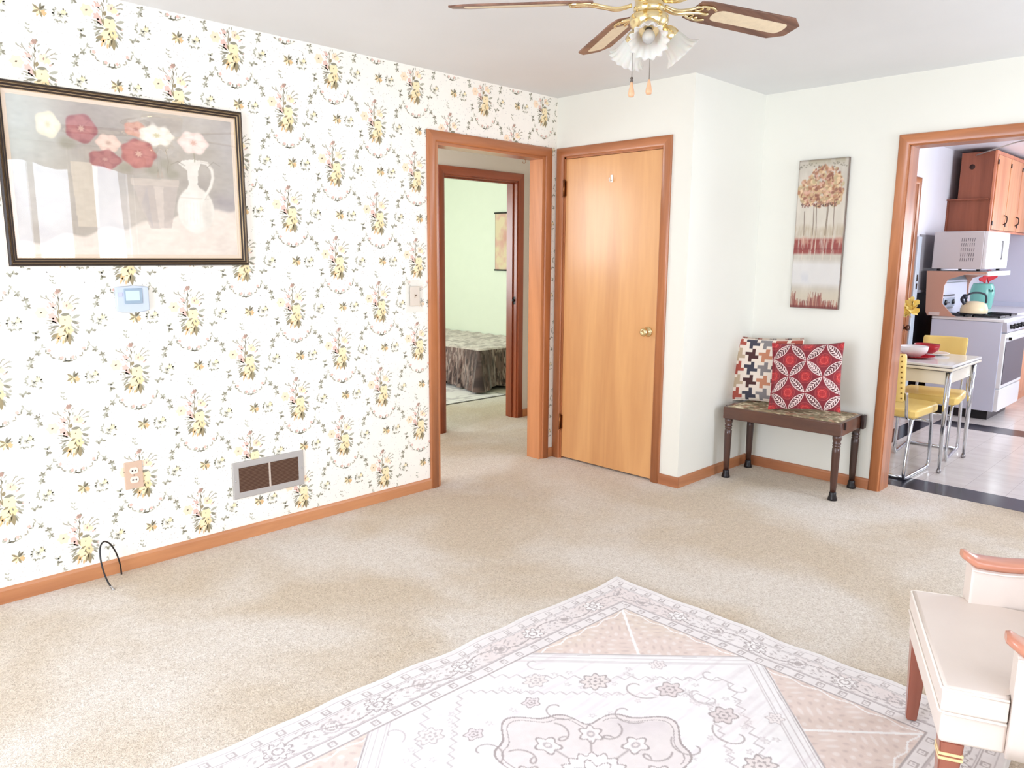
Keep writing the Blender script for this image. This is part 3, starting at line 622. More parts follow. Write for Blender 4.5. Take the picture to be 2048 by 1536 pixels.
t = thing('light_switch', 'cream light switch under a clear plate beside the hallway opening', 'light switch', (-1.215, -.002, 1.178))
bm = BM(); box(bm, (-.060, -.004, -.092), (.060, 0, .092), bev=.0015); obj('clear_guard', bm, mat('clear_acrylic', (250, 248, 240), .08, alpha=.22), t)
bm = BM(); box(bm, (-.035, -.009, -.057), (.035, -.004, .057), bev=.003); obj('wall_plate', bm, mat('cream_plate', (222, 210, 194), .4), t)
bm = BM(); box(bm, (-.005, -.0125, -.012), (.005, -.009, .012)); o = obj('toggle_slot', bm, mat('toggle_slot', (214, 200, 182), .5), t)
bm = BM(); prism(bm, [(0, -.004), (-.012, .006), (-.012, .010), (0, .006)], lambda a, b, d: (d, a-.010, b), -.0035, .0035); obj('toggle', bm, mat('toggle', (120, 100, 80), .4), t)
t = thing('wall_outlet', 'beige double outlet low on the wallpapered wall', 'outlet', (-2.803, -.002, .434))
bm = BM(); box(bm, (-.0385, -.006, -.062), (.0385, 0, .062), bev=.0025); obj('plate', bm, mat('beige_plate', (212, 182, 158), .4), t)
for z in (-.021, .021):
    bm = BM(); prism(bm, [(.0175*math.cos(a)*1.05, z+max(-.0145, min(.0145, .0185*math.sin(a)))) for a in np.linspace(0, 2*PI, 24, endpoint=False)], lambda a, b, d: (a, -d, b), .005, .009)
    r = obj('receptacle', bm, mat('receptacle_ivory', (240, 226, 212), .4), t)
    bm = BM()
    for s in (-1, 1): box(bm, (s*.0075-.0015, -.0095, z-.004), (s*.0075+.0015, -.0088, z+.004)); box(bm, (s*.0065-.004, -.0095, z-.001), (s*.0065+.004, -.0088, z+.001))
    obj('slot', bm, mat('slot_dark', (48, 32, 28), .6), r)
bm = BM(); lathe(bm, [(0, .006), (.0028, .006), (.0028, .0075), (0, .008)], (0, 0, 0), (0, -1, 0), 10); obj('screw', bm, mat('screw_dark', (130, 100, 84), .4), t)
t = thing('air_vent', 'grey metal wall vent with brown slats near the baseboard', 'vent', (-2.351, -.002, .212))
VW, VH = .386, .186; M_vent = mat('vent_grey', (186, 182, 178), .4, metal=.2)
bm = BM(); rect_frame(bm, 0, VW, 0, VH, [(0, 0), (.001, .006), (.004, .008), (.028, .008), (.031, .006), (.031, 0)]); obj('vent_frame', bm, M_vent, t)
bm = BM(); box(bm, (VW/2-.0045, -.0085, .030), (VW/2+.0045, -.001, VH-.030)); obj('divider', bm, mat('divider', (206, 190, 176), .4), t)
for x0, x1 in ((.031, VW/2-.0045), (VW/2+.0045, VW-.031)):
    bm = BM()
    for k in range(17):
        z = .0335+k*.0073; f = bm.faces.new([bm.verts.new(v) for v in ((x0, -.007, z-.0012), (x1, -.007, z-.0012), (x1, -.002, z+.0036), (x0, -.002, z+.0036))])
        f = bm.faces.new([bm.verts.new(v) for v in ((x0, -.0076, z-.0018), (x1, -.0076, z-.0018), (x1, -.0070, z-.0008), (x0, -.0070, z-.0008))]); f.material_index = 1
    obj('slat_panel', bm, [mat('slat_brown', (96, 66, 50), .5), mat('slat_edge', (150, 118, 96), .4)], t)
bm = BM(); box(bm, (.030, -.0012, .030), (VW-.030, -.0004, VH-.030)); obj('backing', bm, mat('vent_dark', (26, 20, 20), .8), t)
for x in (.014, VW-.014):
    bm = BM(); lathe(bm, [(0, 0), (.0045, 0), (.0035, .002), (0, .0025)], (x, -.008, VH/2), (0, -1, 0), 12); obj('screw', bm, M_chrome, t)
t = thing('coaxial_cable', 'black coaxial cable looping out of the carpet in front of the baseboard', 'cable', (-2.897, -.034, 0))
ctl = [(0, 0, -.005), (-.004, -.006, .05), (-.020, -.014, .115), (-.045, -.030, .165), (-.072, -.046, .186), (-.092, -.062, .172), (-.100, -.080, .130), (-.098, -.100, .075), (-.090, -.120, .030), (-.083, -.134, .012)]
def smooth_path(ct, n=8):
    ct = [Vector(c) for c in ct]; o = []
    for i in range(len(ct)-1):
        p0, p1, p2, p3 = ct[max(i-1, 0)], ct[i], ct[i+1], ct[min(i+2, len(ct)-1)]
        for k in range(n):
            u = k/n; o.append(0.5*((2*p1)+(p2-p0)*u+(2*p0-5*p1+4*p2-p3)*u*u+(3*p1-p0-3*p2+p3)*u**3))
    return o+[ct[-1]]
bm = BM(); sp = smooth_path(ctl); tube(bm, sp, .0034, 10); obj('cable', bm, mat('black_rubber', (26, 22, 24), .35), t)
bm = BM(); e = Vector(ctl[-1]); d = (sp[-1]-sp[-3]).normalized(); lathe(bm, [(.004, -.004), (.0048, 0), (.0048, .008), (.0062, .009), (.0062, .018), (.004, .019), (.001, .020), (.001, .026), (0, .026)], e, d, 12)
obj('connector', bm, mat('connector_metal', (180, 178, 176), .25, metal=1), t)
# ------------------------------------------------------------------ canvas with trees
def trees():
    P = Paint(.305, .910, .0024, (196, 188, 174)); X, Y = P.X, P.Y
    n1 = P.fbm(.08, 5, .6, 1.8, seed=2); n2 = P.fbm(.03, 4, seed=8); n3 = P.fbm(.02, 3, .5, 3, seed=12)
    P.put(np.clip((n1-.45)*3, 0, 1)*.6, (222, 214, 200)); P.put(np.clip((.45-n1)*4, 0, 1)*.4, (184, 176, 162))
    P.put(np.clip((Y-.86)/.05, 0, 1)*np.clip((n1-.42)*5, 0, 1)*.7, (150, 140, 112)); P.put(np.clip((.25-np.abs(Y-.56))/.2, 0, 1)*.4, (226, 216, 200))
    edge = np.clip((.006-np.minimum(X, .305-X))/.006, 0, 1)+np.clip((.012-np.minimum(Y, .91-Y))/.012, 0, 1); P.put(edge*.45, (110, 96, 86))
    # crowns
    r = np.random.RandomState(4)
    for _ in range(900):
        k = r.rand(); cx, cy, rx, ry = ((.165, .80, .100, .07), (.070, .72, .065, .075), (.22, .74, .065, .085), (.135, .68, .12, .055), (.23, .68, .05, .05))[r.randint(5)]
        a = r.rand()*2*PI; q = math.sqrt(r.rand()); x, y = cx+rx*q*math.cos(a), cy+ry*q*math.sin(a)
        c = ((190, 146, 112), (164, 112, 84), (206, 176, 136), (226, 200, 160), (140, 92, 76), (186, 168, 130), (214, 170, 150))[r.randint(7)]
        P.ell(x, y, .005+.010*r.rand(), .004+.008*r.rand(), c, .8, rot=r.rand()*3, soft=.6)
    for _ in range(70): P.ell(.03+.22*r.rand(), .625+.025*r.rand(), .004, .004, ((120, 70, 70), (90, 70, 60), (150, 110, 96))[r.randint(3)], .8, soft=.6)
    for _ in range(30): P.ell(.31*r.rand(), .86+.03*r.rand(), .005, .004, (110, 104, 90), .5, soft=.7)
    # trunks, above and through the red bank
    for xt, yt, xb, yb in ((.053, .60, .059, .36), (.111, .63, .114, .36), (.128, .63, .137, .37), (.203, .655, .192, .37), (.196, .64, .190, .45), (.236, .665, .241, .36)):
        P.line([(xt, yt), ((xt+xb)/2+.002, (yt+yb)/2), (xb, yb)], .0040, (112, 94, 80), .9)
    P.put(np.clip((.05-np.abs(Y-.47-.01*np.sin(X*30)))/.03, 0, 1)*.6*np.clip(n3*2.2-.4, 0, 1), (176, 158, 130))
    band = np.clip((.055-np.abs(Y-.385))/.018, 0, 1); P.put(band*np.clip(n3*2.4-.25, 0.25, 1), (150, 78, 72)); P.put(np.clip((.004-np.abs(Y-.368))/.003, 0, 1)*.7, (110, 48, 52)); P.put(np.clip((.03-np.abs(Y-.42))/.02, 0, 1)*np.clip((n2-.5)*5, 0, 1)*.7, (196, 150, 130))
    for xb in (.059, .114, .137, .192, .241): P.line([(xb, .45), (xb, .365)], .0032, (232, 206, 184), .95); P.line([(xb-.001, .355), (xb-.004, .30)], .0028, (226, 206, 190), .8); P.line([(xb-.004, .30), (xb-.012, .18)], .0016, (186, 176, 168), .6)
    P.put(np.clip((.31-Y)/.04, 0, 1)*np.clip((Y-.12)/.04, 0, 1)*.75, (222, 220, 218)); P.put(np.clip((.05-np.abs(Y-.19))/.04, 0, 1)*np.clip((n1-.45)*4, 0, 1)*.5, (190, 192, 200))
    P.put(np.clip((.13-Y)/.05, 0, 1)*.6, (206, 194, 170))
    for _ in range(170):
        x = .305*r.rand(); h = (.03+.05*r.rand())*(1.3 if x < .03 or .10 < x < .2 else .7); P.line([(x, .005), (x+.002*r.randn(), h)], .003, ((140, 72, 66), (120, 60, 58), (170, 110, 90))[r.randint(3)], .7)
    P.put(np.clip((.02-Y)/.01, 0, 1)*.7, (110, 54, 52))
    return P
cv = thing('canvas_painting', 'tall narrow canvas of brown trees above a red bank, on the wall over the bench', 'painting', (BB-.003, -1.309, 1.096), rz=0)
bm = BM(); box(bm, (-.022, -.308, 0), (0, 0, .912), bev=.002); obj('stretched_canvas', bm, mat('canvas_edge', (138, 122, 110), .8, vary=.2, vscale=20), cv)
grid_mesh('painted_face', trees(), lambda X, Y: (-.0226+0*X, -X-.0015, Y+.001), colmat('canvas_paint', .75, .3, 500), cv)
# ------------------------------------------------------------------ ceiling fan
FX, FY = -1.821, -2.014
fan = thing('ceiling_fan', 'ceiling fan with cane-inset brown blades, brass body and frosted glass shades', 'ceiling fan', (FX, FY, H))
Z0 = 2.205-H
M_fb = wood('fan_blade_wood', (96, 62, 46), (140, 100, 78), 'x', 9, .45, .1); M_cane = mat('cane_weave', (236, 218, 186), .6, vary=.05, vscale=60, bump=.8, bscale=140)
bm = BM(); lathe(bm, [(0, 0), (.075, 0), (.078, -.02), (.070, -.045), (.045, -.055), (.045, -.075)], (0, 0, 0), (0, 0, 1), 36); obj('canopy', bm, M_brass, fan)
bm = BM(); lathe(bm, [(.045, -.07), (.115, -.078), (.128, -.10), (.130, -.17), (.118, -.195), (.085, -.212), (.06, -.215)], (0, 0, 0), (0, 0, 1), 40); obj('motor_housing', bm, mat('motor_white', (232, 226, 214), .3), fan)
bm = BM(); lathe(bm, [(.131, -.118), (.1335, -.12), (.1335, -.14), (.131, -.142)], (0, 0, 0), (0, 0, 1), 40, caps=False); obj('housing_band', bm, M_brass, fan)
bm = BM(); lathe(bm, [(.06, -.212), (.052, -.222), (.046, -.226), (.0455, -.252), (.049, -.256), (.049, -.264), (.044, -.270), (.052, -.276), (.060, -.282), (.061, -.300), (.052, -.318), (.030, -.330), (.012, -.334), (.010, -.345), (0, -.348)], (0, 0, 0), (0, 0, 1), 36); obj('light_kit', bm, M_brass, fan)
def xf(bm, ang, pitch=0, z=0):
    R = Matrix.Translation((0, 0, z)) @ Matrix.Rotation(ang, 4, 'Z') @ Matrix.Rotation(pitch, 4, 'X'); bmesh.ops.transform(bm, matrix=R, verts=bm.verts)
BR0, BR1 = .175, .635; pitch = math.radians(-13)
def blade_poly(k=1.0, off=0):
    o = [(BR0+off, -.048+off), (BR0+.04, -.058+off), (BR1-.055, -.068+off), (BR1-off, -.034), (BR1-off, .034), (BR1-.055, .068-off), (BR0+.04, .058-off), (BR0+off, .048-off)]
    return o
for k in range(5):
    a = math.radians(-16+72*k)
    bm = BM(); prism(bm, blade_poly(), lambda u, v, d: (u, v, d), -.003, .003, bev=.0012); xf(bm, a, pitch, Z0); b = obj('blade', bm, M_fb, fan)
    cp = []
    x0, x1, hw = BR0+.085, BR1-.045, .031
    for s, (cx) in ((1, x1-hw*.6), (-1, x0+hw)):
        for t_ in np.linspace(-PI/2, PI/2, 9): cp.append((cx+s*hw*(1 if s < 0 else .6)*math.cos(t_), s*hw*math.sin(t_)))
    bm = BM(); prism(bm, cp, lambda u, v, d: (u, v, d), -.0042, .0042)
    xf(bm, a, pitch, Z0); obj('cane_inset', bm, M_cane, b)
    bm = BM()                                         # scrolled blade iron
    for s in (-1, 1):
        tube(bm, smooth_path([(.055, s*.008, -.012), (.10, s*.010, -.020), (.15, s*.016, -.012), (.185, s*.034, -.006), (.225, s*.040, -.006), (.25, s*.030, -.006)], 5), .0048, 8)
        tube(bm, [(.182+.014*math.cos(t_)*(1-.05*t_), s*.022+s*.014*math.sin(t_)*(1-.05*t_), -.008) for t_ in np.linspace(0, 7, 16)], .0036, 7)
    tube(bm, smooth_path([(.055, 0, -.012), (.10, 0, -.022), (.15, 0, -.014), (.20, 0, -.006), (.235, 0, -.006)], 5), .0065, 8)
    for (u, v) in ((.235, 0), (.215, .03), (.215, -.03)): lathe(bm, [(0, -.010), (.005, -.010), (.007, -.006), (.007, -.003), (0, -.003)], (u, v, 0), (0, 0, 1), 10)
    xf(bm, a, pitch*.9, Z0); obj('blade_iron', bm, M_brass, fan)
M_frost = mat('frosted_glass', (240, 234, 226), .45, trans=.35, ior=1.3, sub=.25)
SZ = -.308
for a in (216, 325, 72):
    ar = math.radians(a); hd = Vector((math.cos(ar), math.sin(ar), 0)); ax = (hd*.70+Vector((0, 0, -.71))).normalized(); org = Vector((0, 0, SZ))+hd*.045+Vector((0, 0, -.006))
    bm = BM(); lathe(bm, [(.012, -.012), (.014, 0), (.024, .010), (.031, .022), (.033, .040), (.030, .042)], org, ax, 24); g = obj('shade_fitter', bm, M_brass, fan)
    bm = BM(); pr = [(.026, .030), (.028, .038), (.033, .048), (.036, .062), (.038, .076), (.043, .088), (.051, .098), (.057, .104)]
    lathe(bm, pr, org, ax, 72, ruffle=lambda i, t_: 1+(.0, .0, .012, .02, .028, .04, .07, .10)[i]*math.cos(14*t_), caps=False)
    s = obj('glass_shade', bm, M_frost, fan); md = s.modifiers.new('thick', 'SOLIDIFY'); md.thickness = .0022
    bm = BM(); lathe(bm, [(.012, .020), (.012, .045), (.0, .046)], org, ax, 16); obj('lamp_socket', bm, mat('socket_dark', (70, 62, 52), .4), s)
    bm = BM(); lathe(bm, [(.010, .044), (.012, .052), (.018, .064), (.020, .076), (.017, .088), (.008, .095), (0, .097)], org, ax, 20); obj('bulb', bm, mat('bulb_glass', (240, 238, 232), .15, trans=.6), s)
for dx, z1, w_, nm in ((-.052, -.528, 1, 0), (.003, -.520, 0, 1)):
    px_, py_ = dx*.708-.030*.6, -dx*.706-.030*.6
    bm = BM(); tube(bm, [(px_*.6, py_*.6, -.31), (px_, py_, -.33), (px_, py_, z1+.045)], .0011, 6); c = obj('pull_chain', bm, mat('chain_dark', (120, 112, 102), .3, metal=.8), fan)
    bm = BM(); lathe(bm, [(.0015, .046), (.004, .044), (.0055, .034), (.0095, .016), (.0105, .008), (.008, .001), (0, 0)], (px_, py_, z1), (0, 0, 1), 16); obj('wooden_pull', bm, wood('pull_wood', (206, 150, 108), (228, 178, 138), 'z', 10), c)
    if w_: bm = BM(); lathe(bm, [(0, .060), (.003, .060), (.005, .056), (.003, .052), (.005, .049), (.005, .045), (0, .045)], (px_, py_, z1), (0, 0, 1), 12); obj('bead_bell', bm, mat('bell_dark', (110, 100, 92), .3, metal=.8), c)
# ------------------------------------------------------------------ area rug
def rug():
    Lx, Ly = 2.17, 1.60; P = Paint(Lx, Ly, .0034, (238, 231, 226)); X, Y = P.X-Lx/2, P.Y-Ly/2; P0 = P
    n1 = P.fbm(.25, 4, seed=1); n2 = P.fbm(.03, 3, 8, .6, seed=5); n3 = P.fbm(.02, 2, seed=11)
    ink = (170, 158, 156); ink2 = (196, 186, 186); beige = (226, 210, 194); rose = (228, 209, 199)
    dx = Lx/2-np.abs(X); dy = Ly/2-np.abs(Y); d = np.minimum(dx, dy)
    # spandrel field, rosy beige with a dense small figure
    fld = d > .225
    P.put(fld*1.0, rose); P.put(fld*np.clip((n1-.45)*5, 0, 1)*.7, beige)
    cell = np.sin(X*95+2*np.sin(Y*33))*np.sin(Y*95+2*np.sin(X*31)); P.put(fld*np.clip((cell-.45)*3, 0, 1)*.55, (244, 236, 232)); P.put(fld*np.clip((-cell-.6)*3, 0, 1)*.5, (198, 176, 170))
    # large cream hexagon
    hexd = np.minimum(.66-np.abs(Y), (.91-np.abs(X)-np.abs(Y)*.98)*.714)
    zz = .012*np.abs(((np.abs(Y)*1.0+np.abs(X))*14) % 1-.5)*2
    P.put((hexd > 0)*1.0, (244, 241, 240)); 
    for v, wd, c in ((.004, .003, ink), (.030, .002, ink2), (.052, .002, ink2), (.060, .002, ink2)): P.put(np.clip((wd-np.abs(hexd-v))/.003+.3, 0, 1)*(hexd > -.003), c)
    P.put((np.abs(hexd-.017-zz+.006) < .002)*(hexd > 0)*.9, ink2)
    P.put(np.clip((.016-np.abs(hexd+.03-0*zz))/.004, 0, 1)*(np.abs(Y) < .03)*0, ink)
    # stepped zigzag line inside the hexagon and abrash streaks
    for q_, lim, cc in ((.034, .68, ink2), (.026, .54, ink2)):
        M_ = (lim-(np.floor(np.abs(X)/q_)*q_+np.floor(np.abs(Y)/q_)*q_*1.02)) > 0; E_ = np.zeros(M_.shape, bool); E_[:, 1:] |= M_[:, 1:] != M_[:, :-1]; E_[1:, :] |= M_[1:, :] != M_[:-1, :]
        E_[:, :-1] |= E_[:, 1:]; P.put(E_*(hexd > .08)*.8, cc)
    for k in range(60):
        a_, b_ = P.rng.rand()*.62, P.rng.rand()*.5
        if a_+b_ < .36 or a_+b_ > .78: continue
        for sx in (-1, 1):
            for sy in (-1, 1): P.ell(Lx/2+sx*a_, Ly/2+sy*b_, .012, .009, ink2, .55, petals=5, amp=.3, soft=.1, rot=k); P.ell(Lx/2+sx*a_, Ly/2+sy*b_, .006, .0045, (242, 238, 236), .8)
    P.put((hexd > 0)*np.clip((n2-.55)*5, 0, 1)*.30, (206, 192, 196)); P.put((hexd > .05)*np.clip((n1-.55)*5, 0, 1)*.35, (240, 226, 226))
    # central medallion: eight-lobed with hooks
    r = np.hypot(X, Y*1.05); th = np.arctan2(Y, X); med = .30*(1+.16*np.cos(4*th)+.06*np.cos(12*th))-r
    P.put((med > 0)*.8, (230, 220, 217)); P.put((np.abs(med) < .004)*1.0, ink); P.put((np.abs(med-.022) < .002)*.9, ink)
    P.put((med > .03)*np.clip((n1-.5)*5, 0, 1)*.5, (214, 204, 206))
    for k in range(8):
        a_ = 2*PI*k/8; cx_, cy_ = Lx/2+.185*math.cos(a_), Ly/2+.175*math.sin(a_)
        P.ell(cx_, cy_, .040, .034, ink, 1, petals=5+k % 2, amp=.2, soft=.05, rot=a_); P.ell(cx_, cy_, .034, .028, (240, 232, 229), 1, petals=5+k % 2, amp=.2, soft=.05, rot=a_); P.ell(cx_, cy_, .016, .012, ink2, 1, rot=a_); P.ell(cx_, cy_, .008, .006, (236, 226, 222), 1)
        b_ = a_+PI/8; pt = [(Lx/2+(.15+.03*t_)*math.cos(b_)+.030*math.cos(t_*2.2+b_)*(1-.2*t_), Ly/2+(.15+.03*t_)*math.sin(b_)+.030*math.sin(t_*2.2+b_)*(1-.2*t_)) for t_ in np.linspace(0, 3, 22)]; P.line(pt, .005, ink, .9)
        P.line([(Lx/2+.10*math.cos(a_), Ly/2+.10*math.sin(a_)), (Lx/2+.15*math.cos(a_), Ly/2+.145*math.sin(a_))], .006, ink, .8)
    P.put((r < .09)*.9, (242, 236, 234)); P.put((np.abs(r-.09-.008*np.cos(16*th)) < .003)*1.0, ink); P.put((np.abs(.05*(1+.3*np.cos(6*th))-r) < .003)*1.0, ink); P.put((r < .02)*.8, ink2)
    def flower(cx, cy, R, n, col, fill):
        for sx in (-1, 1):
            for sy in (-1, 1):
                x, y = Lx/2+sx*cx, Ly/2+sy*cy
                P.ell(x, y, R, R*.85, col, 1, petals=n, amp=.18, soft=.04); P.ell(x, y, R*.86, R*.72, fill, 1, petals=n, amp=.18, soft=.04)
                P.ell(x, y, R*.5, R*.42, col, .9, petals=n, amp=.2, soft=.06); P.ell(x, y, R*.36, R*.30, fill, 1, soft=.1); P.ell(x, y, R*.12, R*.12, col, 1)
    flower(.36, .30, .050, 8, ink, (232, 222, 218)); flower(.50, .10, .045, 6, ink, (226, 214, 212)); flower(.22, .44, .042, 7, ink2, (236, 228, 224)); flower(.60, .22, .030, 6, ink2, (240, 232, 230)); flower(.12, .36, .030, 5, ink, (230, 220, 220))
    def hooks(cx, cy, s, c=ink):
        for sx in (-1, 1):
            for sy in (-1, 1):
                pt = [(cx+s*.03*t_*math.cos(t_*1.0), cy+s*.03*t_*math.sin(t_*1.0)) for t_ in np.linspace(.6, 4.6, 18)]
                P.line([(Lx/2+sx*a, Ly/2+sy*b) for a, b in pt], .0045, c, .9)
    hooks(.44, .18, .55); hooks(.30, .12, .5); hooks(.16, .28, .5); hooks(.55, .02, .45, ink2); hooks(.68, .06, .35, ink2); hooks(.30, .52, .35, ink2)
    # border guards and main border
    P.put((d < .225)*1.0, (238, 232, 230)); P.put(((d > .075)&(d < .175))*np.clip((n1-.42)*5, 0, 1)*.65, (230, 216, 212))
    for v, wd in ((.030, .0018), (.072, .0022), (.078, .0018), (.172, .0022), (.178, .0018), (.222, .0028)): P.put((np.abs(d-v) < wd)*.85, ink if v in (.072, .178, .222) else ink2)
    s = np.where(dx < dy, P.Y, P.X)
    for v, per in ((.052, .075), (.200, .075)):
        u = (s % per)-per/2; q = np.maximum(np.abs(u), np.abs(d-v)); P.put(((q < .013)&(q > .008))*.75, ink); P.put((q < .0035)*.8, ink2)
    vine = .125+.026*np.sin(s*2*PI/.34); P.put((np.abs(d-vine) < .0028)*((d > .078)&(d < .172))*.9, ink)
    u = (s % .34)-.17; rr = np.hypot(u, (d-.125)*1.05); a_ = np.arctan2(d-.125, u); ros = .036*(1+.2*np.cos(8*a_))-rr
    P.put((ros > 0)*((d > .078)&(d < .172))*1.0, (246, 242, 240)); P.put((np.abs(ros) < .0032)*((d > .078)&(d < .172))*1.0, ink); P.put((np.abs(.016-rr) < .003)*((d > .078)&(d < .172))*.9, ink)
    u = ((s+.17) % .34)-.17; rr = np.hypot(u, (d-.125)); P.put((np.abs(.030-rr) < .003)*.8, ink2); P.put(((rr < .020)&(cell > 0))*.7, ink)
    P.put(((d > .08)&(d < .17))*np.clip((np.sin(s*140+3*np.sin(d*60))*np.sin(d*150+2*np.sin(s*31))-.55)*5, 0, 1)*.6, ink); P.put(((d > .08)&(d < .17))*(np.abs(np.sin(s*52+3*np.sin(d*90))*.02+.125-d) < .0018)*.8, ink2)
    # thin pale line round the spandrels
    P.put((np.abs(d-.240+.006*np.sin(s*60)) < .003)*(hexd < 0)*1.0, (248, 244, 242)); P.put((np.abs(np.abs(Y)*.25+.905-np.abs(X)) < .012)*(hexd < 0)*0, ink)
    P.put((np.abs(np.abs(X)-np.abs(Y)*.9-.33) < .007)*(hexd < 0)*(d > .225)*1.0, (248, 245, 243))
    P.put((d < .012)*1.0, (246, 243, 240)); P.C += ((n3-.5)*9)[..., None]+((n2-.5)*8)[..., None]
    P.C = P.C*.97
    return P
RP = rug()
def rugf(X, Y):
    x = -3.505+X; y = -3.150+Y
    y = y + (-.045)*(x+2.42)*np.clip((y+3.15)/1.6, 0, 1)
    e = np.minimum(np.minimum(X, 2.17-X), np.minimum(Y, 1.60-Y))
    wav = .006*np.sin(x*9)+.004*np.sin(x*23+1); wy = .005*np.sin(y*11)+.004*np.sin(y*27)
    k = np.clip(1-e/.25, 0, 1); y = y+wav*k*np.sign(Y-.8); x = x+wy*k*np.sign(X-1.08)
    z = .0080+.0014*np.sin(x*17+y*4)*k+.0010*np.sin(y*21-x*3)*k; z = np.where(e < .004, .0015, z)
    return x, y, z
o = grid_mesh('area_rug', RP, rugf, colmat('rug_pile', .95, .25, 420, sheen=.2)); tag(o, 'pale oriental rug with a medallion and floral border on the beige carpet', 'rug')
# ------------------------------------------------------------------ bench
bz = math.radians(-87.2)
bench = thing('bench', 'dark wooden bench with turned legs and tapestry seat in the alcove', 'bench', (.610, -1.466, 0), bz)
M_bw = wood('bench_wood', (66, 38, 27), (100, 61, 43), 'x', 5, .3, .5); M_bwz = wood('bench_leg_wood', (44, 25, 18), (76, 44, 32), 'z', 6, .3, .5)
hl, hd, zt = .368, .192, .472
bm = BM(); box(bm, (-hl, -hd, .392), (hl, -hd+.022, zt-.004), bev=.004); box(bm, (-hl, hd-.022, .392), (hl, hd, zt-.004), bev=.004)
box(bm, (-hl, -hd+.022, .392), (-hl+.022, hd-.022, zt-.004)); box(bm, (hl-.022, -hd+.022, .392), (hl, hd-.022, zt-.004)); obj('apron', bm, M_bw, bench)
for sx in (-1, 1):
    bm = BM(); box(bm, (sx*(hl+.012)-.010, hd-.055, .385), (sx*(hl+.012)+.010, hd-.006, zt-.002), bev=.004)
    obj('hinge_block', bm, mat('bench_block_dark', (44, 26, 20), .35), bench)
    bm = BM(); box(bm, (sx*(hl+.004)-.006, -hd+.05, .425), (sx*(hl+.004)+.006, -hd+.06, zt-.004)); obj('latch', bm, mat('bench_block_dark', (44, 26, 20), .35), bench)
def tapestry():
    P = Paint(2*hl-.02, 2*hd-.02, .004, (150, 134, 104)); n = P.fbm(.05, 4, seed=2); n2 = P.fbm(.025, 3, seed=7); n3 = P.fbm(.03, 3, seed=19)
    P.put(np.clip((n-.42)*7, 0, 1)*.95, (226, 212, 180)); P.put(np.clip((n2-.55)*8, 0, 1)*.8, (104, 88, 62)); P.put(np.clip((n3-.6)*8, 0, 1)*.7, (172, 118, 92)); P.put(np.clip((.38-n2)*8, 0, 1)*.6, (122, 122, 92)); return P
TP = tapestry()
def seatf(X, Y):
    x = X-hl+.01; y = Y-hd+.01; e = np.minimum(np.minimum(X, TP.w-X), np.minimum(Y, TP.h-Y)); return x, y, zt-.012+.014*np.clip(e/.03, 0, 1)**.6
grid_mesh('seat', TP, seatf, colmat('tapestry', .9, .4, 350), bench)
for sx in (-1, 1):
    for sy in (-1, 1):
        bm = BM(); x, y = sx*.340, sy*.162
        lathe(bm, [(.026, .400), (.026, .372), (.020, .352), (.024, .346), (.024, .340), (.019, .336), (.023, .331), (.023, .325), (.018, .320), (.023, .314), (.0235, .290), (.020, .12), (.016, .045)], (x, y, 0), (0, 0, 1), 24,
              ruffle=lambda i, a: 1+(.05*math.cos(8*a) if i > 10 else 0)); l = obj('leg', bm, M_bwz, bench)
        bm = BM(); lathe(bm, [(.0165, .050), (.020, .046), (.020, .032), (.026, .010), (.027, 0)], (x, y, 0), (0, 0, 1), 24); obj('foot_cap', bm, mat('black_rubber', (26, 22, 24), .35), l)
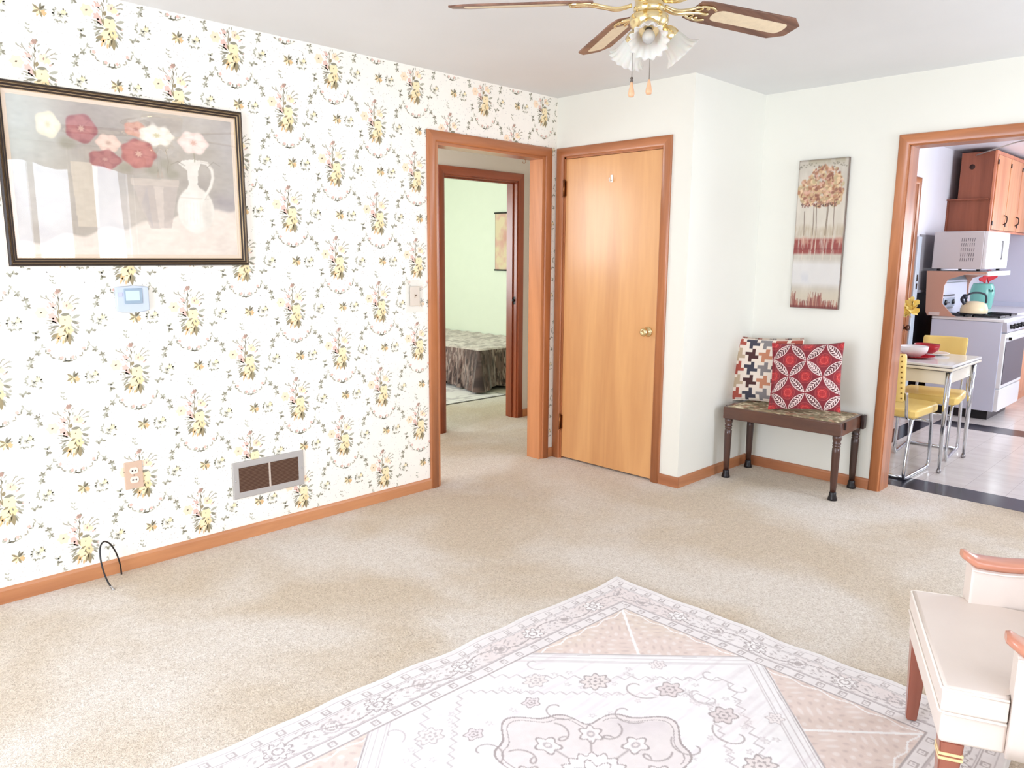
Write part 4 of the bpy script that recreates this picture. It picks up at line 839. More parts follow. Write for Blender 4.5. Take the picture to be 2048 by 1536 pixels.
# ------------------------------------------------------------------ cushions
def pinwheel(w, h):
    P = Paint(2*w, h, .0030, (236, 222, 206)); c = .0243; per = 4*c
    pal = [(170, 78, 62), (74, 40, 38), (196, 132, 100), (190, 168, 140), (64, 62, 74), (134, 128, 128)]
    ix = np.floor((P.X+.012)/c).astype(int); iy = np.floor((P.Y+.008)/(c*.92)).astype(int)
    T = np.array([[0, 0, 1, 0], [1, 1, 1, 0], [0, 1, 1, 1], [0, 1, 0, 0]])[::-1]
    m = T[iy % 4, ix % 4]; 
    gx = (ix//4); gy = (iy//4); seq = np.array([[0, 4, 5, 0], [3, 1, 2, 1], [0, 4, 5, 1], [3, 1, 2, 3]]); k = seq[gy % 4, gx % 4]
    for i, col in enumerate(pal): P.put((m == 1)&(k == i), col)
    return P
def leaves(w, h):
    P = Paint(2*w, h, .0026, (128, 36, 46)); a = .104; X = P.X-.5*w; Y = P.Y-.49*h
    n = P.fbm(.03, 2, seed=3); P.C += ((n-.5)*14)[..., None]
    i0 = np.round(X/a); j0 = np.round(Y/a); par = ((i0+j0) % 2 == 0); 
    # nearest lattice point with even parity
    cx = np.where(par, i0, i0+np.where(np.abs(X/a-i0) > np.abs(Y/a-j0), np.sign(X/a-i0), 0)); cy = np.where(par, j0, j0+np.where(np.abs(X/a-i0) > np.abs(Y/a-j0), 0, np.sign(Y/a-j0)))
    dx = X-cx*a; dy = Y-cy*a; r = np.hypot(dx, dy); th = np.arctan2(dy, dx)
    P.put((r < .043), (142, 40, 48)); P.put(np.abs(r-.042) < .0013, (178, 78, 76))
    pet = .030*np.abs(np.cos(2*(th-PI/4)))**.35; P.put((r < .033)&(r < .012+pet*.8), (180, 48, 50)); P.put((np.minimum(np.abs(dx), np.abs(dy)) < .0016)&(r < .030), (146, 38, 44)); P.put(np.abs(r-.021) < .001, (224, 100, 92))
    # leaves between neighbouring crossings: centres at half-integer points
    u0 = (np.floor(X/a)+.5); v0 = (np.floor(Y/a)+.5); lx = X-u0*a; ly = Y-v0*a; sg = np.where((np.floor(X/a)+np.floor(Y/a)) % 2 == 0, -1, 1)
    s = (lx+sg*ly)/math.sqrt(2); t = (lx*sg-ly)/math.sqrt(2); hh = a/math.sqrt(2)*.95; wv = .0225*(1-(s/hh)**2)
    ins = (np.abs(t) < wv)&(np.abs(s) < hh); P.put(ins, (84, 36, 42))
    ed = ins&(wv-np.abs(t) < .0040); P.put(ed, (244, 222, 216)); P.put(ins&(np.abs(t) < .0016)&(np.abs(s) < hh*.75), (244, 222, 216))
    br = (((s+np.abs(t)*.9) % .0165) < .0062)&(np.abs(t) > .002)&(wv-np.abs(t) > .0062)&(np.abs(s) < hh*.8); P.put(br, (240, 214, 208))
    return P
def pillow(name, P, w, h, T, loc, yaw, lean, roll, M, label):
    def f(X, Y):
        back = X > w; x = np.where(back, 2*w-X, X); a = 2*x/w-1; b = 2*Y/h-1
        z = T/2*np.clip((1-a*a)*(1-b*b), 0, 1)**.42*np.where(back, -1, 1); z = z+.004*np.sin(a*7+b*3)*np.clip((1-a*a)*(1-b*b), 0, 1)
        return w/2*a*(1-.055*(1-b*b)), h/2*b*(1-.055*(1-a*a)), z
    o = grid_mesh(name, P, f, M); o['label'] = label; o['category'] = 'cushion'; o['group'] = 'cushions on the bench'
    B = Matrix(((0, math.sin(lean), -math.cos(lean)), (-1, 0, 0), (0, math.cos(lean), math.sin(lean))))
    B = Matrix.Rotation(-yaw, 3, 'Z') @ B @ Matrix.Rotation(roll, 3, 'Z'); m4 = B.to_4x4(); m4.translation = loc; o.matrix_world = m4
    return o
MC = colmat('cushion_weave', .85, .3, 600, sheen=.2)
c1 = pillow('cushion', pinwheel(.45, .43), .448, .415, .100, (.690, -1.236, .685), math.radians(-5), math.radians(11), math.radians(2.5), MC, 'cream cushion with brown, rust and grey pinwheel pattern, behind the red cushion')
c2 = pillow('cushion', leaves(.42, .42), .412, .415, .095, (.556, -1.567, .697), math.radians(-8), math.radians(14), math.radians(4.7), MC, 'red cushion with white leaf outlines and round medallions, in front on the bench')
bm = BM(); w_, h_ = .448, .415; e = []
for a, b in [(t, -1) for t in np.linspace(-1, 1, 14)]+[(1, t) for t in np.linspace(-1, 1, 14)]+[(-t, 1) for t in np.linspace(-1, 1, 14)]+[(-1, -t) for t in np.linspace(-1, 1, 14)]: e.append((w_/2*a*(1-.055*(1-b*b)), h_/2*b*(1-.055*(1-a*a)), 0))
tube(bm, e, .004, 8, caps=False); obj('piping', bm, mat('cream_piping', (236, 222, 206), .8), c1)
# ------------------------------------------------------------------ armchair
ac = thing('armchair', 'cream upholstered armchair with wooden arm caps at the edge of the rug', 'armchair', (-1.762, -2.952, .0108), math.radians(-155.7))
M_vin = mat('cream_vinyl', (230, 217, 206), .42, vary=.02, bump=.12, bscale=120); M_cap = wood('arm_cap_wood', (190, 120, 94), (216, 148, 120), 'y', 6, .28, .5); M_legw = wood('armchair_leg_wood', (136, 76, 58), (166, 98, 78), 'z', 6, .28, .5)
M_pip = mat('welt', (248, 240, 230), .5)
fwid, swid = .284, .247
plan = [(-fwid, 0), (fwid, 0), (fwid+.004, .136), (swid, .142), (swid-.02, .40), (.15, .52), (-.15, .52), (-swid+.02, .40), (-swid, .142), (-fwid-.004, .136)]
def cushion_block(bm, z0, z1, infl, bev):
    c = [(x*(1+infl), y-infl*.1) for x, y in plan]; prism(bm, c, lambda a, b, d: (a, b, d), z0, z1, bev=bev)
bm = BM(); cushion_block(bm, .338, .408, 0, .012); o = obj('seat_cushion', bm, M_vin, ac, smooth=False)
bm = BM(); box(bm, (-fwid+.004, .004, .262), (fwid-.004, .142, .338), bev=.008); box(bm, (-swid, .13, .262), (swid, .56, .336)); obj('seat_rail', bm, M_vin, ac)
bm = BM()
for z, r_ in ((.402, .0032), (.342, .0034)):
    tube(bm, [(-fwid-.004, .136, z), (-fwid-.001, .010, z), (-fwid+.008, 0-.0005, z), (fwid-.008, -.0005, z), (fwid+.001, .010, z), (fwid+.004, .136, z)], r_, 8)
obj('welt', bm, M_pip, ac)
# arms and back: one upholstered shell swept in plan
pth = smooth_path([(-.266, .142, 0), (-.272, .22, 0), (-.274, .33, 0), (-.250, .46, 0), (-.19, .565, 0), (-.09, .615, 0), (0, .625, 0), (.09, .615, 0), (.19, .565, 0), (.250, .46, 0), (.274, .33, 0), (.272, .22, 0), (.266, .142, 0)], 5)
def topz(p): t = max(0, min(1, (p.y-.34)/.24)); return .552-.012*math.sin(min(1, (p.y-.1)/.24)*PI)+.225*(t*t*(3-2*t))
def sweep(bm, pts, prof):
    """prof(p, i) -> [(n, z)] with n outward"""
    R = []
    for i, p in enumerate(pts):
        t = (pts[min(i+1, len(pts)-1)]-pts[max(i-1, 0)]).normalized(); n = Vector((t.y, -t.x, 0))*-1
        if n.dot(Vector((p.x, p.y-.3, 0))) < 0: n = -n
        R.append([bm.verts.new((p.x+n.x*a, p.y+n.y*a, z)) for a, z in prof(p, i)])
    k = len(R[0])
    for i in range(len(R)-1):
        for j in range(k):
            f = bm.faces.new((R[i][j], R[i][(j+1) % k], R[i+1][(j+1) % k], R[i+1][j])); f.smooth = True
    bm.faces.new(R[0]); bm.faces.new(R[-1][::-1])
bm = BM(); sweep(bm, pth, lambda p, i: [(.022, .258), (.030, .30), (.028, topz(p)-.035), (.022, topz(p)-.026), (-.022, topz(p)-.026), (-.028, topz(p)-.035), (-.026, .345), (-.022, .258)]); o = obj('arm_and_back', bm, M_vin, ac)
cp = [Vector((-.264, .118, 0)), Vector((-.265, .130, 0))]+pth[1:-1]+[Vector((.265, .130, 0)), Vector((.264, .118, 0))]
def capprof(p, i):
    k = .45 if i in (0, len(cp)-1) else (.85 if i in (1, len(cp)-2) else 1); z = topz(p)+(.010 if k < 1 else 0)
    return [(.030*k, z-.026+.010*(1-k)), (.037*k, z-.014), (.036*k, z-.004), (.020*k, z), (-.020*k, z), (-.036*k, z-.004), (-.037*k, z-.014), (-.030*k, z-.026+.010*(1-k))]
bm = BM(); sweep(bm, cp, capprof); obj('arm_cap', bm, M_cap, ac)
bm = BM()
for s in (.031, -.031):
    q = []
    for i, p in enumerate(pth):
        t = (pth[min(i+1, len(pth)-1)]-pth[max(i-1, 0)]).normalized(); n = Vector((-t.y, t.x, 0)); n = n if n.dot(Vector((p.x, p.y-.3, 0))) > 0 else -n; q.append((p.x+n.x*s, p.y+n.y*s, topz(p)-.034))
    tube(bm, q, .0028, 7)
obj('welt', bm, M_pip, ac)
def taper_leg(x, y, z1, w0, w1, dx=0, dy=0):
    b = BM(); A = [b.verts.new((x+sx*w0, y+sy*w0, z1)) for sx, sy in ((-1, -1), (1, -1), (1, 1), (-1, 1))]; B = [b.verts.new((x+dx+sx*w1, y+dy+sy*w1, 0)) for sx, sy in ((-1, -1), (1, -1), (1, 1), (-1, 1))]
    b.faces.new(A[::-1]); b.faces.new(B)
    for k in range(4): b.faces.new((A[k], A[(k+1) % 4], B[(k+1) % 4], B[k]))
    bmesh.ops.bevel(b, geom=[e for e in b.edges], offset=.003, segments=2, affect='EDGES'); return b
for x, y, dx, dy in ((-.252, .034, 0, -.004), (.252, .034, 0, -.004), (-.20, .50, -.01, .03), (.20, .50, .01, .03)):
    l = obj('leg', taper_leg(x, y, .264, .026, .0145, dx, dy), M_legw, ac)
    if x > 0 and y < .1:
        bm = BM()
        for z in (.232, .220): box(bm, (x-.0268, y-.0268, z-.0035), (x+.0268, y+.0268, z+.0035), bev=.001)
        obj('gilt_band', bm, mat('gilt', (240, 214, 160), .3), l)
# ------------------------------------------------------------------ bedroom seen through the two openings
bed = thing('bed', 'bed under a crinkled brown and cream bedspread against the green bedroom wall', 'bed', (1.31, 2.20, 0))
bm = BM(); box(bm, (.02, .03, .22), (1.12, 2.15, .435), bev=.04, seg=3); obj('mattress', bm, mat('mattress', (226, 220, 210), .8), bed)
bm = BM(); box(bm, (.04, .05, .06), (1.11, 2.12, .22)); obj('bed_base', bm, mat('bed_base', (50, 38, 34), .8), bed)
for x, y in ((.08, .10), (1.04, .10), (.08, 2.05), (1.04, 2.05)):
    bm = BM(); tube(bm, [(x, y, .06), (x, y, 0)], .022, 12); obj('bed_leg', bm, mat('bed_leg_white', (228, 226, 222), .4), bed)
def spread():
    P = Paint(1.12, .47, .006, (104, 84, 74)); n = P.fbm(.04, 4, .35, 2.4, seed=3); n2 = P.fbm(.02, 3, .4, 2, seed=5)
    P.put(np.clip((n-.50)*9, 0, 1)*.85, (178, 164, 150)); P.put(np.clip((.42-n2)*9, 0, 1)*.8, (58, 44, 40)); return P
def spreadtop_lit():
    P = Paint(1.14, 2.16, .010, (198, 184, 172)); n = P.fbm(.05, 4, seed=13); P.put(np.clip((n-.52)*9, 0, 1)*.6, (132, 116, 104)); P.put(np.clip((.40-n)*9, 0, 1)*.7, (224, 216, 202)); return P  # same cloth as the skirt; light on the top is painted as a paler colour
MS = colmat('bedspread_cloth', .9, .8, 60, sheen=.3)
PT = spreadtop_lit(); grid_mesh('bedspread', PT, lambda X, Y: (X-.015, Y-.015, .450+.006*np.sin(X*40)*np.sin(Y*31)-.02*np.clip((.06-X)/.06, 0, 1)**2-.02*np.clip((.06-Y)/.06, 0, 1)**2), MS, bed)
L1, L2 = 2.16, 1.14; PS = Paint(L1+L2, .43, .0075, (104, 80, 72)); n = PS.fbm(.05, 4, .35, 2.4, seed=3); n2 = PS.fbm(.03, 3, .35, 2.2, seed=6); n3 = PS.fbm(.3, 2, 1, 1, seed=8)
PS.put(np.clip((n-.50)*9, 0, 1)*.75, (168, 150, 140)); PS.put(np.clip((.46-n2)*9, 0, 1)*.9, (44, 30, 28)); PS.put(np.clip((n3-.5)*5, 0, 1)*.5, (60, 44, 40))
def skirt(X, Y):
    s = X; d = 1-Y/.43; fold = .018*np.sin(s*34+2*np.sin(s*7))+.010*np.sin(s*71); cw_ = np.exp(-((s-L1)/.10)**2)
    out = .004+d*(.035+fold)+cw_*d*.11; side = s < L1
    x = np.where(side, -.015-out, s-L1-.015-np.where(s-L1 < .12, cw_*d*.06, 0)); y = np.where(side, L1-s-.015-np.where(L1-s < .12, cw_*d*.06, 0), -.015-out)
    zlow = .045+.02*np.sin(s*9)-.03*cw_; return x, y, .437-d*(.437-zlow)
grid_mesh('bedspread_skirt', PS, skirt, MS, bed)
def brug():
    P = Paint(1.25, 1.9, .012, (226, 220, 214)); n = P.fbm(.05, 3, seed=4); d = np.minimum(np.minimum(P.X, 1.25-P.X), np.minimum(P.Y, 1.9-P.Y))
    P.put(np.clip((n-.5)*8, 0, 1)*.6, (178, 166, 166)); P.put((np.abs(d-.16) < .01)*.6, (150, 140, 142)); P.put((d < .018), (96, 92, 86)); return P
tag(grid_mesh('bedroom_rug', brug(), lambda X, Y: (.16+X, 1.93+Y-.03*X, .006+0*X), colmat('rug_pile', .95, .25, 420)), 'pale patterned rug with a dark edge beside the bed', 'rug')
sc = thing('scroll_picture', 'pale scroll picture with black rods on the green bedroom wall', 'picture', (2.446, 3.165, 1.226))
PC = Paint(.46, .655, .006, (222, 204, 168)); n = PC.fbm(.12, 4, seed=6); PC.put(np.clip((n-.5)*5, 0, 1)*.7, (214, 160, 150)); PC.put(np.clip((.12-np.hypot(PC.X-.18, PC.Y-.36))*9, 0, 1)*.5, (196, 128, 120)); PC.put((PC.X < .006), (90, 80, 60))
grid_mesh('picture_sheet', PC, lambda X, Y: (-.006+0*X, -X, Y+.015), colmat('scroll_paper', .7), sc)
for z in (.006, .676): bm = BM(); tube(bm, [(-.010, .004, z), (-.010, -.465, z)], .010, 10); obj('rod', bm, M_black, sc)
# ------------------------------------------------------------------ kitchen: side door, strip and latches
bm = BM(); casing(bm, 2.60, 3.36, 2.04, .066, lambda a, z, d: (a, KY-d, z)); struct('trim_15', bm, [M_trim, M_trimx])
bm = BM(); box(bm, (2.602, KY-.006, .01), (3.358, KY-.001, 2.038)); d2 = struct('door_2', bm, M_trim)
knob(d2, (3.29, KY-.006, .80), (0, -1, 0), M=mat('knob_bronze', (110, 84, 74), .3, metal=1))
bm = BM(); box(bm, (3.432, KY-.03, 0), (3.530, KY, 1.60), bev=.006); s_ = struct('trim_16', bm, mat('pale_blue_strip', (206, 216, 228), .35))
for z0, z1 in ((1.205, 1.265), (1.135, 1.185)): bm = BM(); box(bm, (3.470, KY-.034, z0), (3.495, KY-.029, z1)); obj('latch_slot', bm, M_black, s_)
# ------------------------------------------------------------------ dinette table
M_cream = mat('cream_enamel', (236, 228, 210), .22); M_top = mat('white_enamel_top', (232, 230, 228), .12, vary=.015, vscale=20)
TX0, TX1, TY0, TY1, TZ = 1.505, 2.190, -2.105, -1.225, .730
tb = thing('dinette_table', 'cream enamel dinette table with chrome legs in the kitchen', 'table', ((TX0+TX1)/2, (TY0+TY1)/2, 0))
hx, hy = (TX1-TX0)/2, (TY1-TY0)/2
bm = BM(); box(bm, (-hx, -hy, TZ-.018), (hx, hy, TZ), bev=.006); obj('tabletop', bm, M_top, tb)
bm = BM(); box(bm, (-hx, -hy, TZ-.0405), (hx, hy, TZ-.0215), bev=.006); obj('extension_leaf', bm, M_cream, tb)
bm = BM(); box(bm, (-hx+.004, -hy+.004, TZ-.0225), (hx-.004, hy-.004, TZ-.0170)); box(bm, (-hx+.012, -hy+.012, TZ-.0460), (hx-.012, hy-.012, TZ-.040)); obj('edge_trim', bm, mat('edge_trim_dark', (90, 88, 92), .3, metal=.6), tb)
bm = BM(); box(bm, (-hx+.035, -hy+.035, TZ-.135), (hx-.035, hy-.035, TZ-.045), bev=.004); ap = obj('apron', bm, M_cream, tb)
bm = BM(); box(bm, (-hx+.0325, -.10, TZ-.125), (-hx+.036, .30, TZ-.055), bev=.001); dr = obj('drawer', bm, M_cream, tb)
bm = BM(); tube(bm, [(-hx+.026, -.085, TZ-.062), (-hx+.026, -.085, TZ-.092), (-hx+.026, -.035, TZ-.092)], .0025, 6); obj('drawer_pull', bm, mat('pull_dark', (60, 50, 44), .4), dr)
for sx in (-1, 1):
    for sy in (-1, 1):
        x, y = sx*(hx-.032-(.055 if sx > 0 else 0)), sy*(hy-.028)
        bm = BM(); tube(bm, [(x, y, TZ-.05), (x, y, .42), (x-sx*.004, y, .03)], .017, 14, rs=[.0185, .017, .010]); tube(bm, smooth_path([(x-sx*.055, y-sy*.012, TZ-.12), (x-sx*.055, y-sy*.012, .56), (x-sx*.045, y-sy*.01, .50), (x-sx*.012, y, .455)], 4), .008, 8)
        l = obj('leg', bm, M_chrome, tb)
        bm = BM(); lathe(bm, [(0, 0), (.008, 0), (.015, .008), (.016, .018), (.011, .030)], (x-sx*.004, y, 0), (0, 0, 1), 16); obj('foot_cap', bm, mat('glide_metal', (170, 166, 168), .3, metal=1), l)
# ------------------------------------------------------------------ dinette chairs
M_yel = mat('yellow_vinyl', (248, 214, 126), .35, vary=.02)
def dinette():
    t = thing('dinette_chair', 'yellow', 'chair'); 
    bm = BM(); prism(bm, [(-.20, -.185), (-.16, -.195), (.17, -.205), (.215, -.180), (.225, -.10), (.225, .10), (.215, .180), (.17, .205), (-.16, .195), (-.20, .185)], lambda a, b, d: (a, b, d), .405, .462, bev=.014); obj('seat', bm, M_yel, t)
    bm = BM(); n = 9
    A = []
    for i in range(n):
        v = -1+2*i/(n-1); bow = -.030*(1-v*v); A.append((bow, v*.142))
    def ring(z, lean, k): return [bm.verts.new((-.295+a-lean, b*k, z)) for a, b in A]+[bm.verts.new((-.265+a-lean, b*k, z)) for a, b in A[::-1]]
    R = [ring(.520, 0, .93), ring(.530, .002, .98), ring(.68, .030, 1.0), ring(.815, .058, 1.04), ring(.830, .061, 1.0)]
    m = 2*n
    for q in range(4):
        for i in range(m): f = bm.faces.new((R[q][i], R[q][(i+1) % m], R[q+1][(i+1) % m], R[q+1][i])); f.smooth = True
    bm.faces.new(R[0][::-1]); bm.faces.new(R[-1]); bk = obj('backrest', bm, M_yel, t)
    for s in (-1, 1):
        for k in range(9):
            z = .545+k*.034; bm = BM(); lathe(bm, [(.0055, 0), (.004, .003), (0, .004)], (-.300-(z-.52)*.2, s*.130, z), (-1, 0, 0), 8)
            obj('nailhead', bm, mat('nailheads', (150, 118, 60), .3, metal=1), bk)
    bm = BM()
    for s in (-1, 1):
        y = s*.165
        tube(bm, smooth_path([(.17, y, .40), (.205, y, .30), (.225, y, .10), (.215, y, .030), (.16, y, .013), (0, y, .013), (-.20, y, .013), (-.235, y, .030), (-.235, y, .10), (-.20, y, .30), (-.17, y, .40)], 6), .0115, 10)
        tube(bm, smooth_path([(-.10, y*.9, .402), (-.19, y*.9, .40), (-.235, y*.9, .42), (-.255, y*.9, .50), (-.275, y*.9, .58)], 5), .010, 9)
    tube(bm, [(.20, -.165, .33), (.20, .165, .33)], .009, 8); tube(bm, [(-.20, -.165, .013), (-.20, .165, .013)], .0115, 8)
    obj('tubular_frame', bm, M_chrome, t)
    return t
ch = dinette(); ch.location = (1.412, -1.815, 0); ch.rotation_euler = (0, 0, math.radians(-1)); ch['label'] = 'yellow dinette chair nearest the doorway, back studded with nailheads'; ch['group'] = 'yellow dinette chairs'
c = ch.copy(); COL.objects.link(c)
for part in list(ch.children):
    p = part.copy(); COL.objects.link(p); p.parent = c
    for sub in list(part.children): q = sub.copy(); COL.objects.link(q); q.parent = p
c.location = (2.085, -1.835, 0); c.rotation_euler = (0, 0, math.radians(186)); c['label'] = 'yellow dinette chair between the table and the stove'
# ------------------------------------------------------------------ crockery and flower on the table
M_wc = mat('white_china', (244, 238, 238), .15); M_rc = mat('red_china', (176, 28, 40), .15)
def plate(x, y, r, M, z, label):
    bm = BM(); lathe(bm, [(0, 0), (r*.55, 0), (r*.6, .003), (r*.95, .012), (r, .016), (r*.97, .0165), (r*.6, .0075), (0, .006)], (0, 0, 0), (0, 0, 1), 40); o = obj('plate', bm, M, loc=(x, y, z)); return tag(o, label, 'plate', 'plates on the kitchen table')
def bowl(x, y, r, h, M, z, label):
    bm = BM(); lathe(bm, [(0, 0), (r*.5, 0), (r*.52, .004), (r*.72, .012), (r*.92, h*.45), (r, h*.97), (r*.99, h), (r*.955, h*.97), (r*.87, h*.48), (r*.6, .016), (0, .010)], (0, 0, 0), (0, 0, 1), 40); o = obj('bowl', bm, M, loc=(x, y, z)); return tag(o, label, 'bowl', 'bowls on the kitchen table')
plate(1.770, -1.795, .125, M_rc, TZ, 'red plate under the white bowl'); bowl(1.780, -1.780, .092, .070, M_wc, TZ+.0082, 'white bowl stacked on the red plate')
plate(2.040, -1.810, .125, M_wc, TZ, 'white plate under the red bowl'); bowl(2.025, -1.790, .085, .066, M_rc, TZ+.0082, 'red bowl stacked on the white plate')
fl = thing('flower_vase', 'vase with a large ruffled yellow flower beside the kitchen doorway frame', 'flowers', (1.90, -1.585, TZ))
bm = BM(); lathe(bm, [(0, 0), (.030, 0), (.042, .02), (.045, .06), (.025, .11), (.018, .14), (.022, .155), (.018, .153), (.014, .14)], (0, 0, 0), (0, 0, 1), 28); obj('vase', bm, mat('vase_pink', (190, 140, 140), .3), fl)
bm = BM(); tube(bm, smooth_path([(0, 0, .05), (0, -.01, .18), (-.005, -.05, .26), (0, -.085, .31)], 5), .003, 7); obj('stem', bm, mat('stem_green', (90, 120, 60), .6), fl)
bm = BM(); rr = random.Random(5)
for k in range(26):
    a = k*2.4; ph = rr.uniform(-1.0, 1.2); q = Vector((math.cos(a)*math.cos(ph), math.sin(a)*math.cos(ph), math.sin(ph))); t1 = q.orthogonal().normalized(); t2 = q.cross(t1); L_ = rr.uniform(.060, .088); c0 = Vector((0, -.095, .335)); G = []
    for i in range(5):
        row = []
        for j in range(5):
            u = i/4; v = (j-2)/2; wd = .034*math.sin(min(1, u+.25)*PI*.75); row.append(bm.verts.new(c0+q*(L_*u)*(1-.12*v*v)+t1*(wd*v)+t2*(.012*math.sin(u*3)*(1 if k % 2 else -1)+.004*math.sin(v*6+k))))
        G.append(row)
    for i in range(4):
        for j in range(4): f = bm.faces.new((G[i][j], G[i][j+1], G[i+1][j+1], G[i+1][j])); f.smooth = True
obj('blossom', bm, mat('yellow_petal', (252, 222, 122), .6, sheen=.3), fl)
# ------------------------------------------------------------------ stove
SX0, SX1, SY0, SY1, SH = 3.650, 4.410, -1.905, -1.335, .885
st = thing('stove', 'white freestanding gas stove with black burner grates', 'stove', (SX0, SY0, 0))
M_en = mat('white_enamel', (208, 211, 228), .22); W_, D_ = SX1-SX0, SY1-SY0
bm = BM(); box(bm, (0, .012, .085), (W_, D_, .868), bev=.004); obj('body', bm, M_en, st)
bm = BM(); box(bm, (.05, .06, 0), (W_-.05, D_-.02, .086)); obj('kickplate', bm, M_black, st)
bm = BM(); box(bm, (-.004, -.006, .870), (W_+.004, D_, SH+.012), bev=.006); obj('cooktop', bm, mat('cooktop_white', (238, 238, 240), .15), st)
bm = BM(); box(bm, (.004, -.020, .090), (W_-.004, .014, .285), bev=.004); obj('drawer', bm, mat('cooktop_white', (238, 238, 240), .15), st)
bm = BM(); box(bm, (.004, -.022, .295), (W_-.004, .014, .775), bev=.004); od = obj('oven_door', bm, mat('cooktop_white', (238, 238, 240), .15), st)
bm = BM(); box(bm, (.030, -.026, .325), (W_-.030, -.021, .700)); obj('oven_window', bm, mat('oven_glass', (70, 66, 74), .08), od)
bm = BM(); box(bm, (.03, -.062, .722), (W_-.03, -.044, .744), bev=.004); box(bm, (.05, -.05, .725), (.075, -.02, .741)); box(bm, (W_-.075, -.05, .725), (W_-.05, -.02, .741)); h = obj('door_handle', bm, mat('cooktop_white', (238, 238, 240), .15), od)
bm = BM(); box(bm, (.024, -.064, .720), (.034, -.042, .746)); obj('handle_cap', bm, M_black, h)
bm = BM(); prism(bm, [(-.030, .785), (-.018, .872), (.014, .872), (.014, .785)], lambda a, b, d: (d, a, b), .003, W_-.003); obj('control_panel', bm, mat('panel_grey', (196, 194, 204), .25), st)
for k in range(5):
    bm = BM(); x = .12+.13*k; lathe(bm, [(0, 0), (.021, 0), (.020, .012), (.014, .016), (.013, .030), (0, .031)], (x, -.024, .829), (0, -1, .14), 18); box(bm, (x-.004, -.060, .812), (x+.004, -.040, .850)); obj('control_knob', bm, M_black, st)
for x, y in ((.18, .16), (.18, .43), (.58, .16), (.58, .43)):
    bm = BM(); z = SH+.030
    for s in (-1, 1): box(bm, (x-.105, y+s*.10-.006, z-.012), (x+.105, y+s*.10+.006, z)); box(bm, (x+s*.10-.006, y-.105, z-.012), (x+s*.10+.006, y+.105, z)); box(bm, (x+s*.045-.005, y-.10, z-.010), (x+s*.045+.005, y+.10, z))
    for a, b_ in ((-.10, -.10), (.10, -.10), (-.10, .10), (.10, .10)): box(bm, (x+a-.006, y+b_-.006, SH+.011), (x+a+.006, y+b_+.006, z))
    g = obj('burner_grate', bm, M_black, st); bm = BM(); lathe(bm, [(0, .012), (.05, .012), (.045, .022), (0, .024)], (x, y, SH), (0, 0, 1), 20); obj('burner', bm, mat('burner_grey', (90, 90, 96), .4, metal=.5), g)
bm = BM(); prism(bm, [(D_-.075, SH+.01), (D_-.065, 1.20), (D_-.03, 1.262), (D_, 1.262), (D_, SH+.01)], lambda a, b, d: (d, a, b), .004, W_-.004, bev=.004); bg = obj('backguard', bm, M_en, st)
bm = BM(); prism(bm, [(D_-.068, 1.19), (D_-.034, 1.266), (D_-.03, 1.262), (D_-.062, 1.188)], lambda a, b, d: (d, a, b), .01, W_-.01); obj('hood_strip', bm, mat('grey_strip', (120, 132, 138), .3), bg)
for z, x0, x1, M in ((1.07, .03, .34, M_black), (.955, .02, .32, mat('grey_strip', (120, 132, 138), .3))): bm = BM(); box(bm, (x0, D_-.078, z), (x1, D_-.068, z+.014)); obj('backguard_trim', bm, M, bg)
bm = BM(); box(bm, (.03, D_-.079, .975), (.36, D_-.069, 1.055), bev=.003); p_ = obj('clock_panel', bm, mat('clock_panel', (176, 188, 204), .2, metal=.3), bg)
for x in (.07, .30): bm = BM(); lathe(bm, [(0, 0), (.026, 0), (.022, .012), (0, .014)], (x, D_-.079, 1.015), (0, -1, 0), 18); obj('dial', bm, M_black, p_)
bm = BM(); box(bm, (.12, D_-.081, 1.005), (.20, D_-.079, 1.014)); obj('clock_hands', bm, M_black, p_)
# ------------------------------------------------------------------ kettle, crock, microwave and its stand
kt = thing('kettle', 'cream kettle with a black handle on the stove', 'kettle', (3.835, -1.620, SH+.0325))
bm = BM(); lathe(bm, [(0, 0), (.098, 0), (.108, .012), (.110, .045), (.098, .085), (.070, .108), (.030, .116), (0, .118)], (0, 0, 0), (0, 0, 1), 40); obj('kettle_body', bm, mat('kettle_cream', (244, 228, 190), .25), kt)
bm = BM(); lathe(bm, [(.102, -.001), (.109, .003), (.109, .010), (.104, .012)], (0, 0, 0), (0, 0, 1), 40, caps=False); obj('base_ring', bm, M_black, kt)
bm = BM(); tube(bm, smooth_path([(-.040, .055, .098), (-.05, .06, .15), (-.03, .03, .185), (.03, -.03, .190), (.06, -.07, .165), (.062, -.075, .10)], 5), .0085, 10, rs=None); obj('handle', bm, mat('handle_navy', (36, 40, 56), .3), kt)
bm = BM(); tube(bm, smooth_path([(-.060, .060, .085), (-.082, .082, .125), (-.078, .078, .150)], 4), .014, 12); lathe(bm, [(0, 0), (.022, 0), (.024, .02), (.016, .04), (0, .045)], (-.066, .066, .135), (0, 0, 1), 14); obj('spout', bm, mat('handle_navy', (36, 40, 56), .3), kt)
CTZ = .905
bc = thing('base_cabinet', 'wooden base cabinet with pale counter beyond the stove', 'cabinet', (4.435, -1.820, 0))
bm = BM(); box(bm, (0, .02, 0), (1.19, .60, .868)); M_pine = wood('pine_front', (214, 132, 84), (240, 170, 118), 'z', 3.5, .35, .3, dark=(140, 70, 40), knots=.05); obj('carcass', bm, M_pine, bc)
for k in range(3): bm = BM(); box(bm, (.01+.395*k, 0, .09), (.395+.395*k, .02, .70), bev=.003); dd = obj('cabinet_door', bm, M_pine, bc); bm = BM(); tube(bm, [(.35+.395*k, 0, .60), (.35+.395*k, -.025, .61), (.35+.395*k, -.025, .66), (.35+.395*k, 0, .67)], .004, 6); obj('handle', bm, M_brassd, dd)
